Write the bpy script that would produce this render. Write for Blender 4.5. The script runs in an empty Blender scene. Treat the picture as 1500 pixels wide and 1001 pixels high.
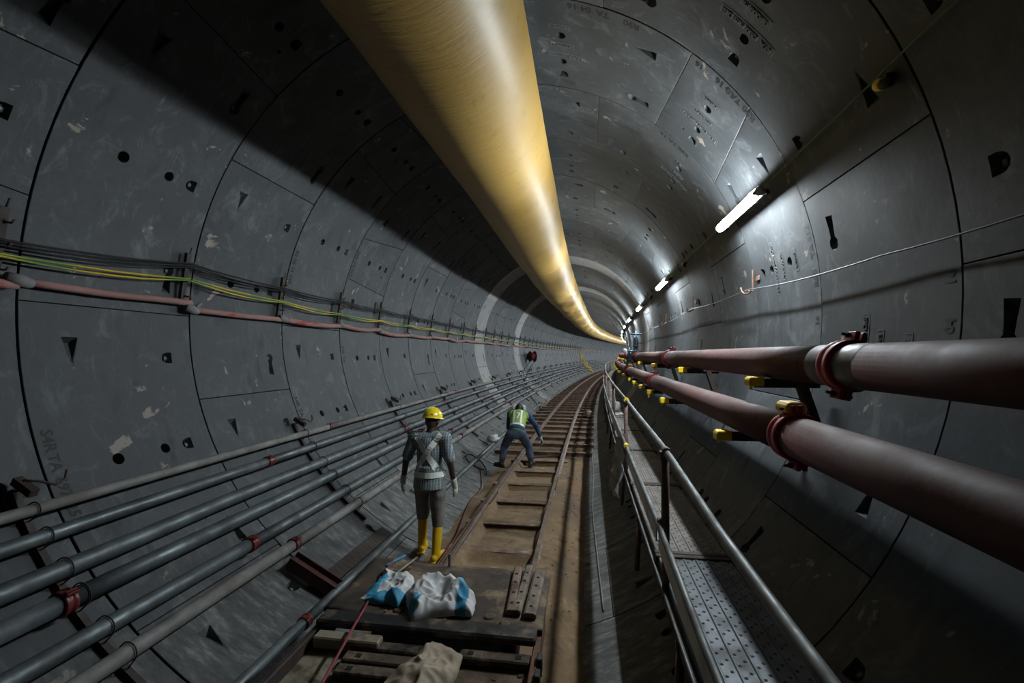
import bpy, bmesh, math, random
from mathutils import Vector, Matrix, noise
from mathutils.geometry import delaunay_2d_cdt
from mathutils.bvhtree import BVHTree

random.seed(7)
scene = bpy.context.scene
COL = scene.collection
PI = math.pi
rad = math.radians

# ------------------------------------------------------------------ camera, world, exposure
CAM_U, CAM_Z = 0.9884, -0.4033
cam_data = bpy.data.cameras.new('camera')
cam_data.sensor_width = 36.0
cam_data.lens = 36.0 * 679.36 / 1500.0
cam_data.clip_start = 0.05
cam_data.clip_end = 400
cam = bpy.data.objects.new('camera', cam_data)
cam.location = (CAM_U, 0, CAM_Z)
cam.rotation_euler = (PI / 2 + 0.028, 0, 0.1462)
COL.objects.link(cam)
scene.camera = cam

world = bpy.data.worlds.new('tunnel_dark')
scene.world = world
world.use_nodes = True
world.node_tree.nodes['Background'].inputs[0].default_value = (0.02, 0.023, 0.026, 1)
world.node_tree.nodes['Background'].inputs[1].default_value = 0.03

vs = scene.view_settings
vs.view_transform = 'Standard'
vs.look = 'None'
vs.exposure = 1.35
vs.gamma = 1.0
vs.use_curve_mapping = False
scene.cycles.max_bounces = 5
scene.cycles.diffuse_bounces = 3
scene.cycles.glossy_bounces = 2
LAMP_STRENGTH = 150.0
LAMP_COLOR = (0.86, 0.95, 1.0)

# ------------------------------------------------------------------ tunnel coordinates
K = 0.0024            # the tunnel bends gently to the right
RC = 1.0 / K
R = 2.9               # inner radius of the lining
W = 1.4214            # width of one ring of segments
D0 = 2.6638            # position of ring joint number 0


def T(s, u, z):
    a = s * K
    return Vector((RC - (RC - u) * math.cos(a), (RC - u) * math.sin(a), z))


def frame(s, u=0.0, z=0.0, rz=0.0):
    return Matrix.Translation(T(s, u, z)) @ Matrix.Rotation(-s * K + rz, 4, 'Z')


def TA(s, ang, r):
    return T(s, r * math.cos(rad(ang)), r * math.sin(rad(ang)))


# ------------------------------------------------------------------ materials
MATS = {}


def nset(node, **kw):
    for k, v in kw.items():
        for i in node.inputs:
            if i.name == k or i.name.replace(' ', '_') == k:
                i.default_value = v
                break
    return node


class NT:
    def __init__(self, name, rough=0.6, metal=0.0, spec=0.5):
        self.m = bpy.data.materials.new(name)
        self.m.use_nodes = True
        self.t = self.m.node_tree
        self.b = self.t.nodes['Principled BSDF']
        self.b.inputs['Roughness'].default_value = rough
        self.b.inputs['Metallic'].default_value = metal
        self.b.inputs['Specular IOR Level'].default_value = spec

    def n(self, typ, **attrs):
        nd = self.t.nodes.new(typ)
        for k, v in attrs.items():
            setattr(nd, k, v)
        return nd

    def link(self, a, b):
        self.t.links.new(a, b)

    def coords(self, scale=(1, 1, 1), world_space=False, rnd=True):
        if world_space:
            src = self.n('ShaderNodeNewGeometry').outputs['Position']
        else:
            src = self.n('ShaderNodeTexCoord').outputs['Object']
        mp = self.n('ShaderNodeMapping')
        mp.inputs['Scale'].default_value = scale
        self.link(src, mp.inputs['Vector'])
        if rnd and not world_space:
            oi = self.n('ShaderNodeObjectInfo')
            mul = self.n('ShaderNodeMath', operation='MULTIPLY')
            mul.inputs[1].default_value = 37.0
            self.link(oi.outputs['Random'], mul.inputs[0])
            cb = self.n('ShaderNodeCombineXYZ')
            for i in range(3):
                self.link(mul.outputs[0], cb.inputs[i])
            self.link(cb.outputs[0], mp.inputs['Location'])
        return mp.outputs[0]

    def noise(self, vec, scale, detail=4.0, rough=0.55, dist=0.0):
        nd = self.n('ShaderNodeTexNoise')
        nset(nd, Scale=scale, Detail=detail, Roughness=rough, Distortion=dist)
        self.link(vec, nd.inputs['Vector'])
        return nd.outputs['Fac']

    def ramp(self, fac, stops):
        r = self.n('ShaderNodeValToRGB')
        e = r.color_ramp.elements
        while len(e) < len(stops):
            e.new(0.5)
        for el, (p, c) in zip(e, stops):
            el.position = p
            el.color = (*c, 1) if len(c) == 3 else c
        self.link(fac, r.inputs[0])
        return r.outputs[0]

    def gray(self, fac, a, b, lo=0.0, hi=1.0):
        mr = self.n('ShaderNodeMapRange')
        nset(mr, From_Min=a, From_Max=b, To_Min=lo, To_Max=hi)
        self.link(fac, mr.inputs[0])
        return mr.outputs[0]

    def mix(self, fac, a, b, typ='MIX'):
        mx = self.n('ShaderNodeMix', data_type='RGBA', blend_type=typ)
        for sock, val in ((mx.inputs[0], fac), (mx.inputs[6], a), (mx.inputs[7], b)):
            if isinstance(val, (tuple, list)):
                sock.default_value = (*val, 1) if len(val) == 3 else val
            elif isinstance(val, float):
                sock.default_value = val
            else:
                self.link(val, sock)
        return mx.outputs[2]

    def color(self, out):
        if isinstance(out, (tuple, list)):
            self.b.inputs['Base Color'].default_value = (*out, 1)
        else:
            self.link(out, self.b.inputs['Base Color'])

    def bump(self, fac, strength=0.3, dist=0.01):
        bp = self.n('ShaderNodeBump')
        bp.inputs['Strength'].default_value = strength
        bp.inputs['Distance'].default_value = dist
        self.link(fac, bp.inputs['Height'])
        self.link(bp.outputs[0], self.b.inputs['Normal'])

    def rough_link(self, fac, a, b, lo, hi):
        self.link(self.gray(fac, a, b, lo, hi), self.b.inputs['Roughness'])


def concrete(name, base, pale, dark, scuff=0.5):
    t = NT(name, 0.6, 0.0, 0.38)
    v = t.coords()
    big = t.noise(v, 1.1, 5, 0.6)
    fine = t.noise(v, 22, 4, 0.65)
    c = t.ramp(big, [(0.33, dark), (0.5, base), (0.68, pale)])
    c = t.mix(t.gray(fine, 0.3, 0.75, 0.0, 0.55), c, tuple(x * 0.62 for x in base))
    # thin pale scrapes running round the ring, and small splashes of mortar
    vs_ = t.coords((1.2, 9.0, 1.2))
    sc = t.noise(vs_, 2.4, 5, 0.72, 0.6)
    c = t.mix(t.gray(sc, 0.60, 0.78, 0.0, scuff * 0.8), c, (0.26, 0.28, 0.29))
    sp = t.noise(v, 3.6, 5, 0.62, 0.5)
    c = t.mix(t.gray(sp, 0.66, 0.69, 0.0, 1.5 * scuff), c, (0.36, 0.31, 0.25))
    sm = t.noise(t.coords((1, 1.3, 1)), 2.2, 6, 0.72, 1.4)
    c = t.mix(t.gray(sm, 0.54, 0.72, 0.0, scuff * 1.1), c, (0.19, 0.203, 0.21))
    dk = t.noise(t.coords((1, 2.5, 1)), 1.7, 3, 0.6)
    c = t.mix(t.gray(dk, 0.60, 0.74, 0.0, 0.6), c, tuple(x * 0.4 for x in dark))
    # dried mud washed over the lowest part of the lining
    pos = t.n('ShaderNodeNewGeometry').outputs['Position']
    sx = t.n('ShaderNodeSeparateXYZ')
    t.link(pos, sx.inputs[0])
    wv = t.coords((1, 1, 1), world_space=True)
    wn = t.noise(wv, 2.2, 4, 0.65)
    hz = t.n('ShaderNodeMath', operation='ADD')
    t.link(sx.outputs[2], hz.inputs[0])
    t.link(t.gray(wn, 0.3, 0.7, -0.5, 0.5), hz.inputs[1])
    wash = t.gray(hz.outputs[0], -1.75, -2.6, 0.0, 0.85)
    wash2 = t.noise(t.coords((1.1, 3.2, 1.1), world_space=True), 4.0, 6, 0.72)
    washc = t.ramp(wash2, [(0.36, (0.055, 0.058, 0.057)), (0.52, (0.12, 0.122, 0.116)), (0.68, (0.30, 0.29, 0.265))])
    c = t.mix(wash, c, washc)
    oi = t.n('ShaderNodeObjectInfo')
    c = t.mix(1.0, c, t.ramp(oi.outputs['Random'], [(0.0, (0.84, 0.85, 0.87)), (0.5, (1, 1, 1)), (1.0, (1.14, 1.14, 1.12))]), 'MULTIPLY')
    t.color(c)
    t.rough_link(big, 0.3, 0.7, 0.55, 0.72)
    t.bump(fine, 0.22, 0.004)
    return t.m


def painted(name, base, var, rough=0.5, metal=0.0, scale=6.0, dirt=None, dirt_lo=0.52, dirt_hi=0.7, bump=0.15, stretch=(1, 1, 1)):
    t = NT(name, rough, metal)
    v = t.coords(stretch)
    n1 = t.noise(v, scale, 6, 0.6)
    c = t.ramp(n1, [(0.3, var), (0.62, base)])
    if dirt:
        n2 = t.noise(v, scale * 0.6 + 1.3, 7, 0.68, 0.3)
        c = t.mix(t.gray(n2, dirt_lo, dirt_hi, 0.0, 0.9), c, dirt)
        t.rough_link(n2, dirt_lo - 0.1, dirt_hi, rough, min(0.95, rough + 0.35))
    t.color(c)
    if bump:
        t.bump(t.noise(v, scale * 5, 5, 0.6), bump, 0.004)
    return t.m


def plain(name, c, rough=0.6, metal=0.0):
    t = NT(name, rough, metal)
    v = t.coords()
    n1 = t.noise(v, 14, 4, 0.6)
    t.color(t.mix(t.gray(n1, 0.35, 0.7, 0.0, 0.6), c, tuple(x * 0.6 for x in c)))
    return t.m


M = MATS
M['concrete'] = concrete('segment_concrete', (0.064, 0.070, 0.074), (0.100, 0.107, 0.112), (0.036, 0.040, 0.043))
M['concrete_pale'] = concrete('segment_concrete_pale', (0.30, 0.297, 0.285), (0.38, 0.375, 0.36), (0.22, 0.217, 0.21), 0.3)
M['gasket'] = plain('joint_gasket', (0.012, 0.012, 0.012), 0.8)
M['ink'] = plain('stencil_ink', (0.012, 0.012, 0.013), 0.7)
M['relief'] = plain('cast_lettering', (0.115, 0.12, 0.124), 0.55)
M['galv'] = painted('galvanised_steel', (0.165, 0.190, 0.198), (0.075, 0.088, 0.094), 0.42, 0.55, 5.0, (0.09, 0.088, 0.082), 0.5, 0.7, 0.12, (1, 1, 1))
M['toe_galv'] = painted('toe_plate_zinc', (0.44, 0.49, 0.52), (0.28, 0.32, 0.345), 0.35, 0.55, 4.0, (0.14, 0.13, 0.12), 0.58, 0.76, 0.1)
M['rail_tube'] = painted('worn_handrail_tube', (0.20, 0.215, 0.21), (0.105, 0.112, 0.11), 0.5, 0.45, 6.0, (0.12, 0.105, 0.09), 0.52, 0.72, 0.12)
M['galv_dusty'] = painted('dusty_steel_tube', (0.25, 0.243, 0.23), (0.14, 0.135, 0.128), 0.65, 0.15, 5.0, (0.16, 0.14, 0.12), 0.5, 0.7, 0.2)
M['red_paint'] = painted('red_clamp_paint', (0.17, 0.02, 0.022), (0.10, 0.014, 0.015), 0.42, 0.0, 8.0, (0.10, 0.06, 0.05), 0.58, 0.75)
M['red_bright'] = painted('red_coupling_paint', (0.40, 0.018, 0.035), (0.25, 0.014, 0.024), 0.45, 0.0, 8.0, (0.12, 0.05, 0.045), 0.58, 0.75)
M['worn_band'] = painted('worn_pipe_end', (0.055, 0.065, 0.075), (0.09, 0.04, 0.036), 0.4, 0.1, 7.0, (0.15, 0.14, 0.135), 0.55, 0.70)
M['dark_steel'] = painted('dark_rusty_steel', (0.060, 0.046, 0.038), (0.026, 0.021, 0.019), 0.68, 0.25, 9.0, (0.13, 0.06, 0.032), 0.55, 0.72)
M['rust'] = painted('rust_brown_steel', (0.16, 0.072, 0.042), (0.07, 0.034, 0.023), 0.75, 0.1, 9.0, (0.24, 0.12, 0.07), 0.55, 0.75)
M['red_oxide'] = painted('red_oxide_beam', (0.085, 0.022, 0.018), (0.04, 0.013, 0.011), 0.6, 0.0, 8.0, (0.06, 0.035, 0.03), 0.56, 0.75)
M['yellow_plastic'] = painted('yellow_plastic', (0.85, 0.60, 0.015), (0.72, 0.46, 0.01), 0.4, 0.0, 8.0, (0.30, 0.22, 0.05), 0.62, 0.8, 0.05)
M['blue_paint'] = painted('blue_valve_paint', (0.014, 0.09, 0.17), (0.008, 0.05, 0.10), 0.4, 0.0, 8.0, (0.05, 0.05, 0.05), 0.6, 0.8)
M['black_rubber'] = plain('black_rubber', (0.007, 0.007, 0.0075), 0.75)
M['green_cable'] = plain('green_cable_sheath', (0.05, 0.19, 0.08), 0.5)
M['grey_cable'] = plain('grey_wire_rope', (0.16, 0.165, 0.168), 0.5, 0.2)
M['copper_hook'] = painted('rusty_hook', (0.22, 0.12, 0.075), (0.12, 0.06, 0.04), 0.6, 0.2, 20)
M['timber'] = painted('old_timber', (0.055, 0.043, 0.031), (0.03, 0.024, 0.018), 0.8, 0.0, 7.0, (0.02, 0.017, 0.014), 0.5, 0.7, 0.3, (1, 6, 1))
M['pale_paint'] = painted('chipped_cream_paint', (0.33, 0.29, 0.21), (0.22, 0.185, 0.13), 0.7, 0.0, 5.0, (0.07, 0.045, 0.03), 0.46, 0.62)
M['red_rope'] = plain('red_webbing', (0.24, 0.03, 0.045), 0.7)


def mat_red_pipe():
    t = NT('dusty_red_pipe', 0.7, 0.0, 0.3)
    v = t.coords((1, 1, 1))
    n1 = t.noise(v, 3.5, 7, 0.65)
    c = t.ramp(n1, [(0.3, (0.06, 0.017, 0.016)), (0.55, (0.095, 0.034, 0.031)), (0.75, (0.13, 0.066, 0.06))])
    pos = t.n('ShaderNodeNewGeometry')
    sx = t.n('ShaderNodeSeparateXYZ')
    t.link(pos.outputs['Normal'], sx.inputs[0])
    n2 = t.noise(v, 26, 8, 0.75)
    add = t.n('ShaderNodeMath', operation='ADD')
    t.link(sx.outputs[2], add.inputs[0])
    t.link(t.gray(n2, 0.3, 0.7, -0.6, 0.6), add.inputs[1])
    # settled dust lies on the upward side of the pipe
    c = t.mix(t.gray(add.outputs[0], 0.1, 1.1, 0.0, 0.6), c, (0.15, 0.108, 0.103))
    t.color(c)
    t.rough_link(n1, 0.35, 0.7, 0.55, 0.8)
    t.bump(n2, 0.12, 0.003)
    return t.m


M['red_pipe'] = mat_red_pipe()


def mat_duct():
    t = NT('yellow_duct_fabric', 0.42, 0.0, 0.5)
    v = t.coords((1, 1, 1), world_space=True)
    n1 = t.noise(v, 0.9, 6, 0.6)
    c = t.ramp(n1, [(0.3, (0.33, 0.195, 0.042)), (0.5, (0.44, 0.27, 0.062)), (0.75, (0.50, 0.32, 0.085))])
    n2 = t.noise(t.coords((1, 1, 1), world_space=True), 5.5, 8, 0.7, 0.5)
    c = t.mix(t.gray(n2, 0.57, 0.76, 0.0, 0.55), c, (0.13, 0.075, 0.02))
    n4 = t.noise(t.coords((2, 0.4, 2), world_space=True), 9, 6, 0.7, 1.0)
    c = t.mix(t.gray(n4, 0.66, 0.72, 0.0, 0.6), c, (0.10, 0.055, 0.02))
    t.color(c)
    t.rough_link(n1, 0.3, 0.7, 0.40, 0.53)
    n3 = t.noise(t.coords((1.0, 6.0, 1.0), world_space=True), 3.0, 6, 0.6, 0.8)
    t.bump(n3, 0.35, 0.012)
    return t.m


M['duct'] = mat_duct()


def mat_mud():
    t = NT('brown_mud', 0.85)
    v = t.coords((1, 1, 1), world_space=True)
    n1 = t.noise(v, 1.3, 6, 0.6)
    c = t.ramp(n1, [(0.32, (0.085, 0.050, 0.026)), (0.5, (0.215, 0.138, 0.066)), (0.68, (0.31, 0.212, 0.115))])
    n2 = t.noise(v, 14, 7, 0.68)
    c = t.mix(t.gray(n2, 0.34, 0.72, 0.55, 0.0), c, (0.10, 0.062, 0.036))
    n3 = t.noise(v, 4.0, 7, 0.65, 0.4)
    c = t.mix(t.gray(n3, 0.60, 0.70, 0.0, 0.6), c, (0.40, 0.34, 0.27))
    n6 = t.noise(v, 2.6, 5, 0.6, 0.8)
    c = t.mix(t.gray(n6, 0.56, 0.68, 0.0, 0.7), c, (0.06, 0.038, 0.022))
    n5 = t.noise(v, 0.8, 6, 0.65, 0.4)
    c = t.mix(t.gray(n5, 0.56, 0.66, 0.0, 0.5), c, (0.28, 0.105, 0.055))
    t.color(c)
    t.rough_link(n1, 0.3, 0.6, 0.7, 0.95)
    t.bump(n2, 0.7, 0.02)
    return t.m


M['mud'] = mat_mud()


def mat_sleeper():
    return painted('sleeper_rust', (0.24, 0.16, 0.115), (0.11, 0.065, 0.045), 0.7, 0.2, 7.0, (0.055, 0.038, 0.03), 0.5, 0.72)


M['sleeper'] = mat_sleeper()
M['rail'] = painted('rail_steel', (0.19, 0.14, 0.11), (0.09, 0.055, 0.04), 0.5, 0.3, 8.0, (0.27, 0.22, 0.18), 0.55, 0.75)
M['deck'] = painted('wagon_deck', (0.085, 0.058, 0.038), (0.03, 0.022, 0.017), 0.7, 0.1, 4.0, (0.25, 0.185, 0.12), 0.49, 0.63, 0.9)
M['deck_muddy'] = painted('wagon_deck_muddy', (0.19, 0.13, 0.08), (0.07, 0.048, 0.032), 0.85, 0.0, 4.5, (0.035, 0.027, 0.022), 0.45, 0.58, 0.9)
M['black_steel'] = painted('blackened_steel', (0.040, 0.042, 0.044), (0.018, 0.018, 0.018), 0.5, 0.3, 6.0, (0.18, 0.135, 0.09), 0.58, 0.74, 0.3)
M['mud_steel'] = painted('mud_coated_steel', (0.25, 0.205, 0.155), (0.13, 0.10, 0.075), 0.75, 0.1, 9.0, (0.075, 0.055, 0.042), 0.52, 0.68, 0.4)
M['plank'] = painted('plank_steel', (0.20, 0.182, 0.162), (0.125, 0.112, 0.10), 0.7, 0.1, 5.0, (0.10, 0.082, 0.065), 0.5, 0.72, 0.2)
M['plank_shiny'] = painted('plank_steel_worn', (0.115, 0.130, 0.142), (0.055, 0.064, 0.07), 0.5, 0.35, 7.0, (0.13, 0.105, 0.08), 0.54, 0.7, 0.3)
M['greasy'] = painted('greasy_black_steel', (0.030, 0.030, 0.030), (0.014, 0.013, 0.012), 0.38, 0.2, 5.0, (0.17, 0.125, 0.08), 0.50, 0.61, 0.8)
M['hole'] = plain('dark_hole', (0.006, 0.006, 0.006), 0.9)
M['rust_tube'] = painted('rusty_scaffold_tube', (0.20, 0.135, 0.115), (0.10, 0.06, 0.05), 0.7, 0.1, 8.0, (0.27, 0.245, 0.225), 0.55, 0.72)
M['pink_hose'] = painted('pink_dusty_hose', (0.33, 0.175, 0.155), (0.23, 0.13, 0.115), 0.8, 0.0, 7.0, (0.33, 0.03, 0.03), 0.585, 0.66, 0.2, (1, 0.35, 1))
M['cement'] = plain('cement_blob', (0.22, 0.22, 0.21), 0.85)
M['sack_white'] = painted('woven_sack_white', (0.62, 0.62, 0.62), (0.45, 0.45, 0.45), 0.75, 0.0, 5.0, (0.36, 0.20, 0.10), 0.62, 0.74, 0.3)
M['sack_blue'] = painted('woven_sack_blue', (0.05, 0.33, 0.52), (0.04, 0.24, 0.40), 0.7, 0.0, 5.0, (0.25, 0.22, 0.18), 0.64, 0.78, 0.2)
M['sack_dirty'] = painted('muddy_sack', (0.42, 0.34, 0.26), (0.25, 0.19, 0.13), 0.85, 0.0, 5.0, (0.15, 0.10, 0.065), 0.55, 0.72, 0.3)
M['sheet'] = painted('dirty_plastic_sheet', (0.42, 0.42, 0.42), (0.24, 0.23, 0.22), 0.6, 0.0, 4.0, (0.17, 0.14, 0.11), 0.5, 0.7, 0.1)
M['lamp_body'] = plain('lamp_housing', (0.72, 0.73, 0.74), 0.4)
M['red_drum'] = painted('red_drum_paint', (0.13, 0.014, 0.022), (0.08, 0.01, 0.014), 0.5, 0.0, 6.0, (0.06, 0.03, 0.03), 0.6, 0.75)
M['hose_maroon'] = plain('maroon_hose', (0.10, 0.018, 0.02), 0.6)
M['yellow_paint'] = painted('yellow_frame_paint', (0.75, 0.50, 0.02), (0.55, 0.35, 0.02), 0.5, 0.0, 6.0, (0.15, 0.11, 0.05), 0.58, 0.75)
M['skin'] = plain('brown_skin', (0.055, 0.028, 0.02), 0.5)
M['hair'] = plain('black_hair', (0.008, 0.008, 0.008), 0.6)
M['glove'] = painted('cotton_glove', (0.55, 0.54, 0.50), (0.40, 0.39, 0.36), 0.85, 0.0, 20, (0.25, 0.2, 0.15), 0.6, 0.75)
M['boot_yellow'] = painted('yellow_rubber_boot', (0.72, 0.43, 0.012), (0.62, 0.35, 0.01), 0.4, 0.0, 8.0, (0.33, 0.22, 0.09), 0.56, 0.72)
M['boot_dark'] = plain('dark_rubber_boot', (0.018, 0.016, 0.016), 0.55)
M['trousers'] = painted('grey_work_trousers', (0.21, 0.195, 0.18), (0.13, 0.12, 0.11), 0.85, 0.0, 9.0, (0.26, 0.23, 0.20), 0.6, 0.75)
M['jeans'] = painted('blue_jeans', (0.06, 0.085, 0.125), (0.03, 0.042, 0.065), 0.85, 0.0, 9.0, (0.13, 0.15, 0.18), 0.57, 0.72)
M['sweater'] = painted('navy_sweater', (0.015, 0.06, 0.16), (0.01, 0.03, 0.085), 0.8, 0.0, 12)
M['vest_green'] = painted('green_safety_vest', (0.26, 0.40, 0.05), (0.17, 0.28, 0.035), 0.6, 0.0, 9.0, (0.30, 0.30, 0.20), 0.6, 0.75)
M['reflective'] = painted('silver_reflective_tape', (0.80, 0.82, 0.76), (0.66, 0.68, 0.62), 0.4, 0.0, 10)
M['helmet_yellow'] = plain('yellow_helmet_shell', (0.86, 0.62, 0.01), 0.28)
M['helmet_yellow'].node_tree.nodes['Principled BSDF'].inputs['Coat Weight'].default_value = 0.4
M['helmet_white'] = plain('white_helmet_shell', (0.8, 0.8, 0.8), 0.3)
M['logo'] = plain('helmet_badge', (0.30, 0.18, 0.05), 0.5)


def mat_shirt():
    t = NT('checked_shirt', 0.85)
    tc = t.n('ShaderNodeTexCoord')
    w1 = t.n('ShaderNodeTexWave', wave_type='BANDS', bands_direction='X')
    nset(w1, Scale=11.0, Distortion=1.2, Detail=1.0)
    t.link(tc.outputs['Object'], w1.inputs['Vector'])
    w2 = t.n('ShaderNodeTexWave', wave_type='BANDS', bands_direction='Z')
    nset(w2, Scale=9.0, Distortion=1.2, Detail=1.0)
    t.link(tc.outputs['Object'], w2.inputs['Vector'])
    c = t.mix(t.gray(w1.outputs['Fac'], 0.5, 0.9, 0.0, 0.8), (0.10, 0.15, 0.175), (0.40, 0.43, 0.43))
    c = t.mix(t.gray(w2.outputs['Fac'], 0.6, 0.95, 0.0, 0.55), c, (0.30, 0.33, 0.34))
    n = t.noise(t.coords(), 7, 5, 0.6)
    c = t.mix(t.gray(n, 0.4, 0.7, 0.0, 0.5), c, (0.12, 0.14, 0.145))
    t.color(c)
    t.bump(n, 0.6, 0.02)
    return t.m


M['shirt'] = mat_shirt()


def mat_lamp():
    t = NT('lit_lamp_diffuser', 0.4)
    t.color((0.9, 0.93, 0.95))
    t.b.inputs['Emission Color'].default_value = (*LAMP_COLOR, 1)
    t.b.inputs['Emission Strength'].default_value = LAMP_STRENGTH
    return t.m


M['lamp'] = mat_lamp()


# ------------------------------------------------------------------ mesh building helpers
class MB:
    def __init__(self):
        self.v = []
        self.f = []
        self.m = []
        self.s = []

    def add(self, verts, faces, m=0, smooth=False):
        o = len(self.v)
        self.v.extend(Vector(p) for p in verts)
        for fc in faces:
            self.f.append([i + o for i in fc])
            self.m.append(m)
            self.s.append(smooth)

    def box(self, c, size, mat=None, m=0):
        x, y, z = size[0] / 2, size[1] / 2, size[2] / 2
        vv = [Vector((a * x, b * y, d * z)) for d in (-1, 1) for b in (-1, 1) for a in (-1, 1)]
        if mat is not None:
            vv = [mat @ p for p in vv]
        c = Vector(c)
        self.add([p + c for p in vv], [(0, 2, 3, 1), (4, 5, 7, 6), (0, 1, 5, 4), (2, 6, 7, 3), (0, 4, 6, 2), (1, 3, 7, 5)], m)

    def tube(self, pts, r, n=8, m=0, caps=True, closed=False, flat=None):
        pts = [Vector(p) for p in pts]
        rs = r if isinstance(r, (list, tuple)) else [r] * len(pts)
        k = len(pts)
        ref = None
        base = len(self.v)
        for i, p in enumerate(pts):
            if closed:
                d = pts[(i + 1) % k] - pts[i - 1]
            else:
                d = pts[min(i + 1, k - 1)] - pts[max(i - 1, 0)]
            d = d.normalized()
            if ref is None:
                ref = Vector((0, 0, 1)) if abs(d.z) < 0.9 else Vector((1, 0, 0))
            a = (ref - d * ref.dot(d)).normalized()
            ref = a
            b = d.cross(a)
            for j in range(n):
                t = 2 * PI * (j + 0.5) / n
                self.v.append(p + (a * math.cos(t) * (flat or 1.0) + b * math.sin(t)) * rs[i])
        for i in range(k if closed else k - 1):
            for j in range(n):
                i2 = (i + 1) % k
                self.f.append([base + i * n + j, base + i * n + (j + 1) % n, base + i2 * n + (j + 1) % n, base + i2 * n + j])
                self.m.append(m)
                self.s.append(True)
        if caps and not closed:
            self.f.append([base + j for j in range(n)][::-1])
            self.f.append([base + (k - 1) * n + j for j in range(n)])
            self.m += [m, m]
            self.s += [False, False]

    def lathe(self, prof, mat, n=16, m=0, smooth=True):
        """prof: (radius, height) pairs turned round the local z axis of mat; closed at both ends"""
        base = len(self.v)
        for r, h in prof:
            for j in range(n):
                t = 2 * PI * j / n
                self.v.append(mat @ Vector((r * math.cos(t), r * math.sin(t), h)))
        for i in range(len(prof) - 1):
            for j in range(n):
                self.f.append([base + i * n + j, base + i * n + (j + 1) % n, base + (i + 1) * n + (j + 1) % n, base + (i + 1) * n + j])
                self.m.append(m)
                self.s.append(smooth)
        self.f.append([base + j for j in range(n)][::-1])
        self.f.append([base + (len(prof) - 1) * n + j for j in range(n)])
        self.m += [m, m]
        self.s += [False, False]

    def prism(self, poly, y0, y1, mat=None, m=0):
        """poly in local x,z swept along local y"""
        k = len(poly)
        vv = [Vector((a, y0, b)) for a, b in poly] + [Vector((a, y1, b)) for a, b in poly]
        if mat is not None:
            vv = [mat @ p for p in vv]
        self.add(vv, [list(range(k)), list(range(2 * k - 1, k - 1, -1))] + [(i, i + k, (i + 1) % k + k, (i + 1) % k) for i in range(k)], m)

    def sweep(self, poly, frames, m=0):
        """poly (u, z) swept through a list of (s, du, dz) stations of the tunnel"""
        k = len(poly)
        base = len(self.v)
        for s, du, dz in frames:
            for a, b in poly:
                self.v.append(T(s, a + du, b + dz))
        for i in range(len(frames) - 1):
            for j in range(k):
                self.f.append([base + i * k + j, base + (i + 1) * k + j, base + (i + 1) * k + (j + 1) % k, base + i * k + (j + 1) % k])
                self.m.append(m)
                self.s.append(False)
        self.f.append([base + j for j in range(k)])
        self.f.append([base + (len(frames) - 1) * k + j for j in range(k)][::-1])
        self.m += [m, m]
        self.s += [False, False]

    def mesh(self, name, mats, bevel=0.0, offset=None, recalc=True):
        me = bpy.data.meshes.new(name)
        vv = [p - offset for p in self.v] if offset is not None else self.v
        me.from_pydata([tuple(p) for p in vv], [], self.f)
        if not isinstance(mats, (list, tuple)):
            mats = [mats]
        for mt in mats:
            me.materials.append(M[mt])
        me.polygons.foreach_set('material_index', self.m)
        me.polygons.foreach_set('use_smooth', self.s)
        if recalc or bevel:
            bm = bmesh.new()
            bm.from_mesh(me)
            if bevel:
                ed = [e for e in bm.edges if len(e.link_faces) == 2 and e.calc_face_angle(0) > 0.6]
                bmesh.ops.bevel(bm, geom=ed, offset=bevel, segments=1, affect='EDGES', clamp_overlap=True)
            if recalc:
                bmesh.ops.recalc_face_normals(bm, faces=bm.faces)
            bm.to_mesh(me)
            bm.free()
        me.update()
        return me

    def build(self, name, mats, parent=None, bevel=0.0, origin=None, mat=None, recalc=True):
        """world-space vertices when origin is given (moved to be relative to it); otherwise local vertices"""
        me = self.mesh(name, mats, bevel, origin, recalc)
        return link(name, me, parent, origin if parent is None else None, mat)


def link(name, me, parent=None, loc=None, mat=None):
    o = bpy.data.objects.new(name, me)
    COL.objects.link(o)
    if parent is not None:
        o.parent = parent
    if mat is not None:
        if parent is not None:
            o.matrix_local = mat
        else:
            o.matrix_world = mat
    elif loc is not None:
        o.location = loc
    return o


def empty(name, mat=None, loc=None):
    o = bpy.data.objects.new(name, None)
    o.empty_display_size = 0.1
    COL.objects.link(o)
    if mat is not None:
        o.matrix_world = mat
    elif loc is not None:
        o.location = loc
    return o


def tag(o, label, cat, group=None, kind=None):
    o['label'] = label
    o['category'] = cat
    if group:
        o['group'] = group
    if kind:
        o['kind'] = kind
    return o


def structure(o, label=None):
    o['kind'] = 'structure'
    if label:
        o['label'] = label
    return o


def copy_tree(o, parent=None):
    c = o.copy()
    COL.objects.link(c)
    if parent is not None:
        c.parent = parent
    for ch in list(o.children):
        copy_tree(ch, c)
    return c


ORD = ['first', 'second', 'third', 'fourth', 'fifth', 'sixth', 'seventh', 'eighth', 'ninth', 'tenth', 'eleventh', 'twelfth',
       'thirteenth', 'fourteenth', 'fifteenth', 'sixteenth', 'seventeenth', 'eighteenth', 'nineteenth', 'twentieth']


def nz(p, sc=1.0, seed=0.0):
    return noise.noise(Vector((p[0] * sc + seed, p[1] * sc - seed * 1.7, p[2] * sc + seed * 0.3)))


# text outlines as flat triangles, built once per string
TEXT_CACHE = {}


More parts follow.
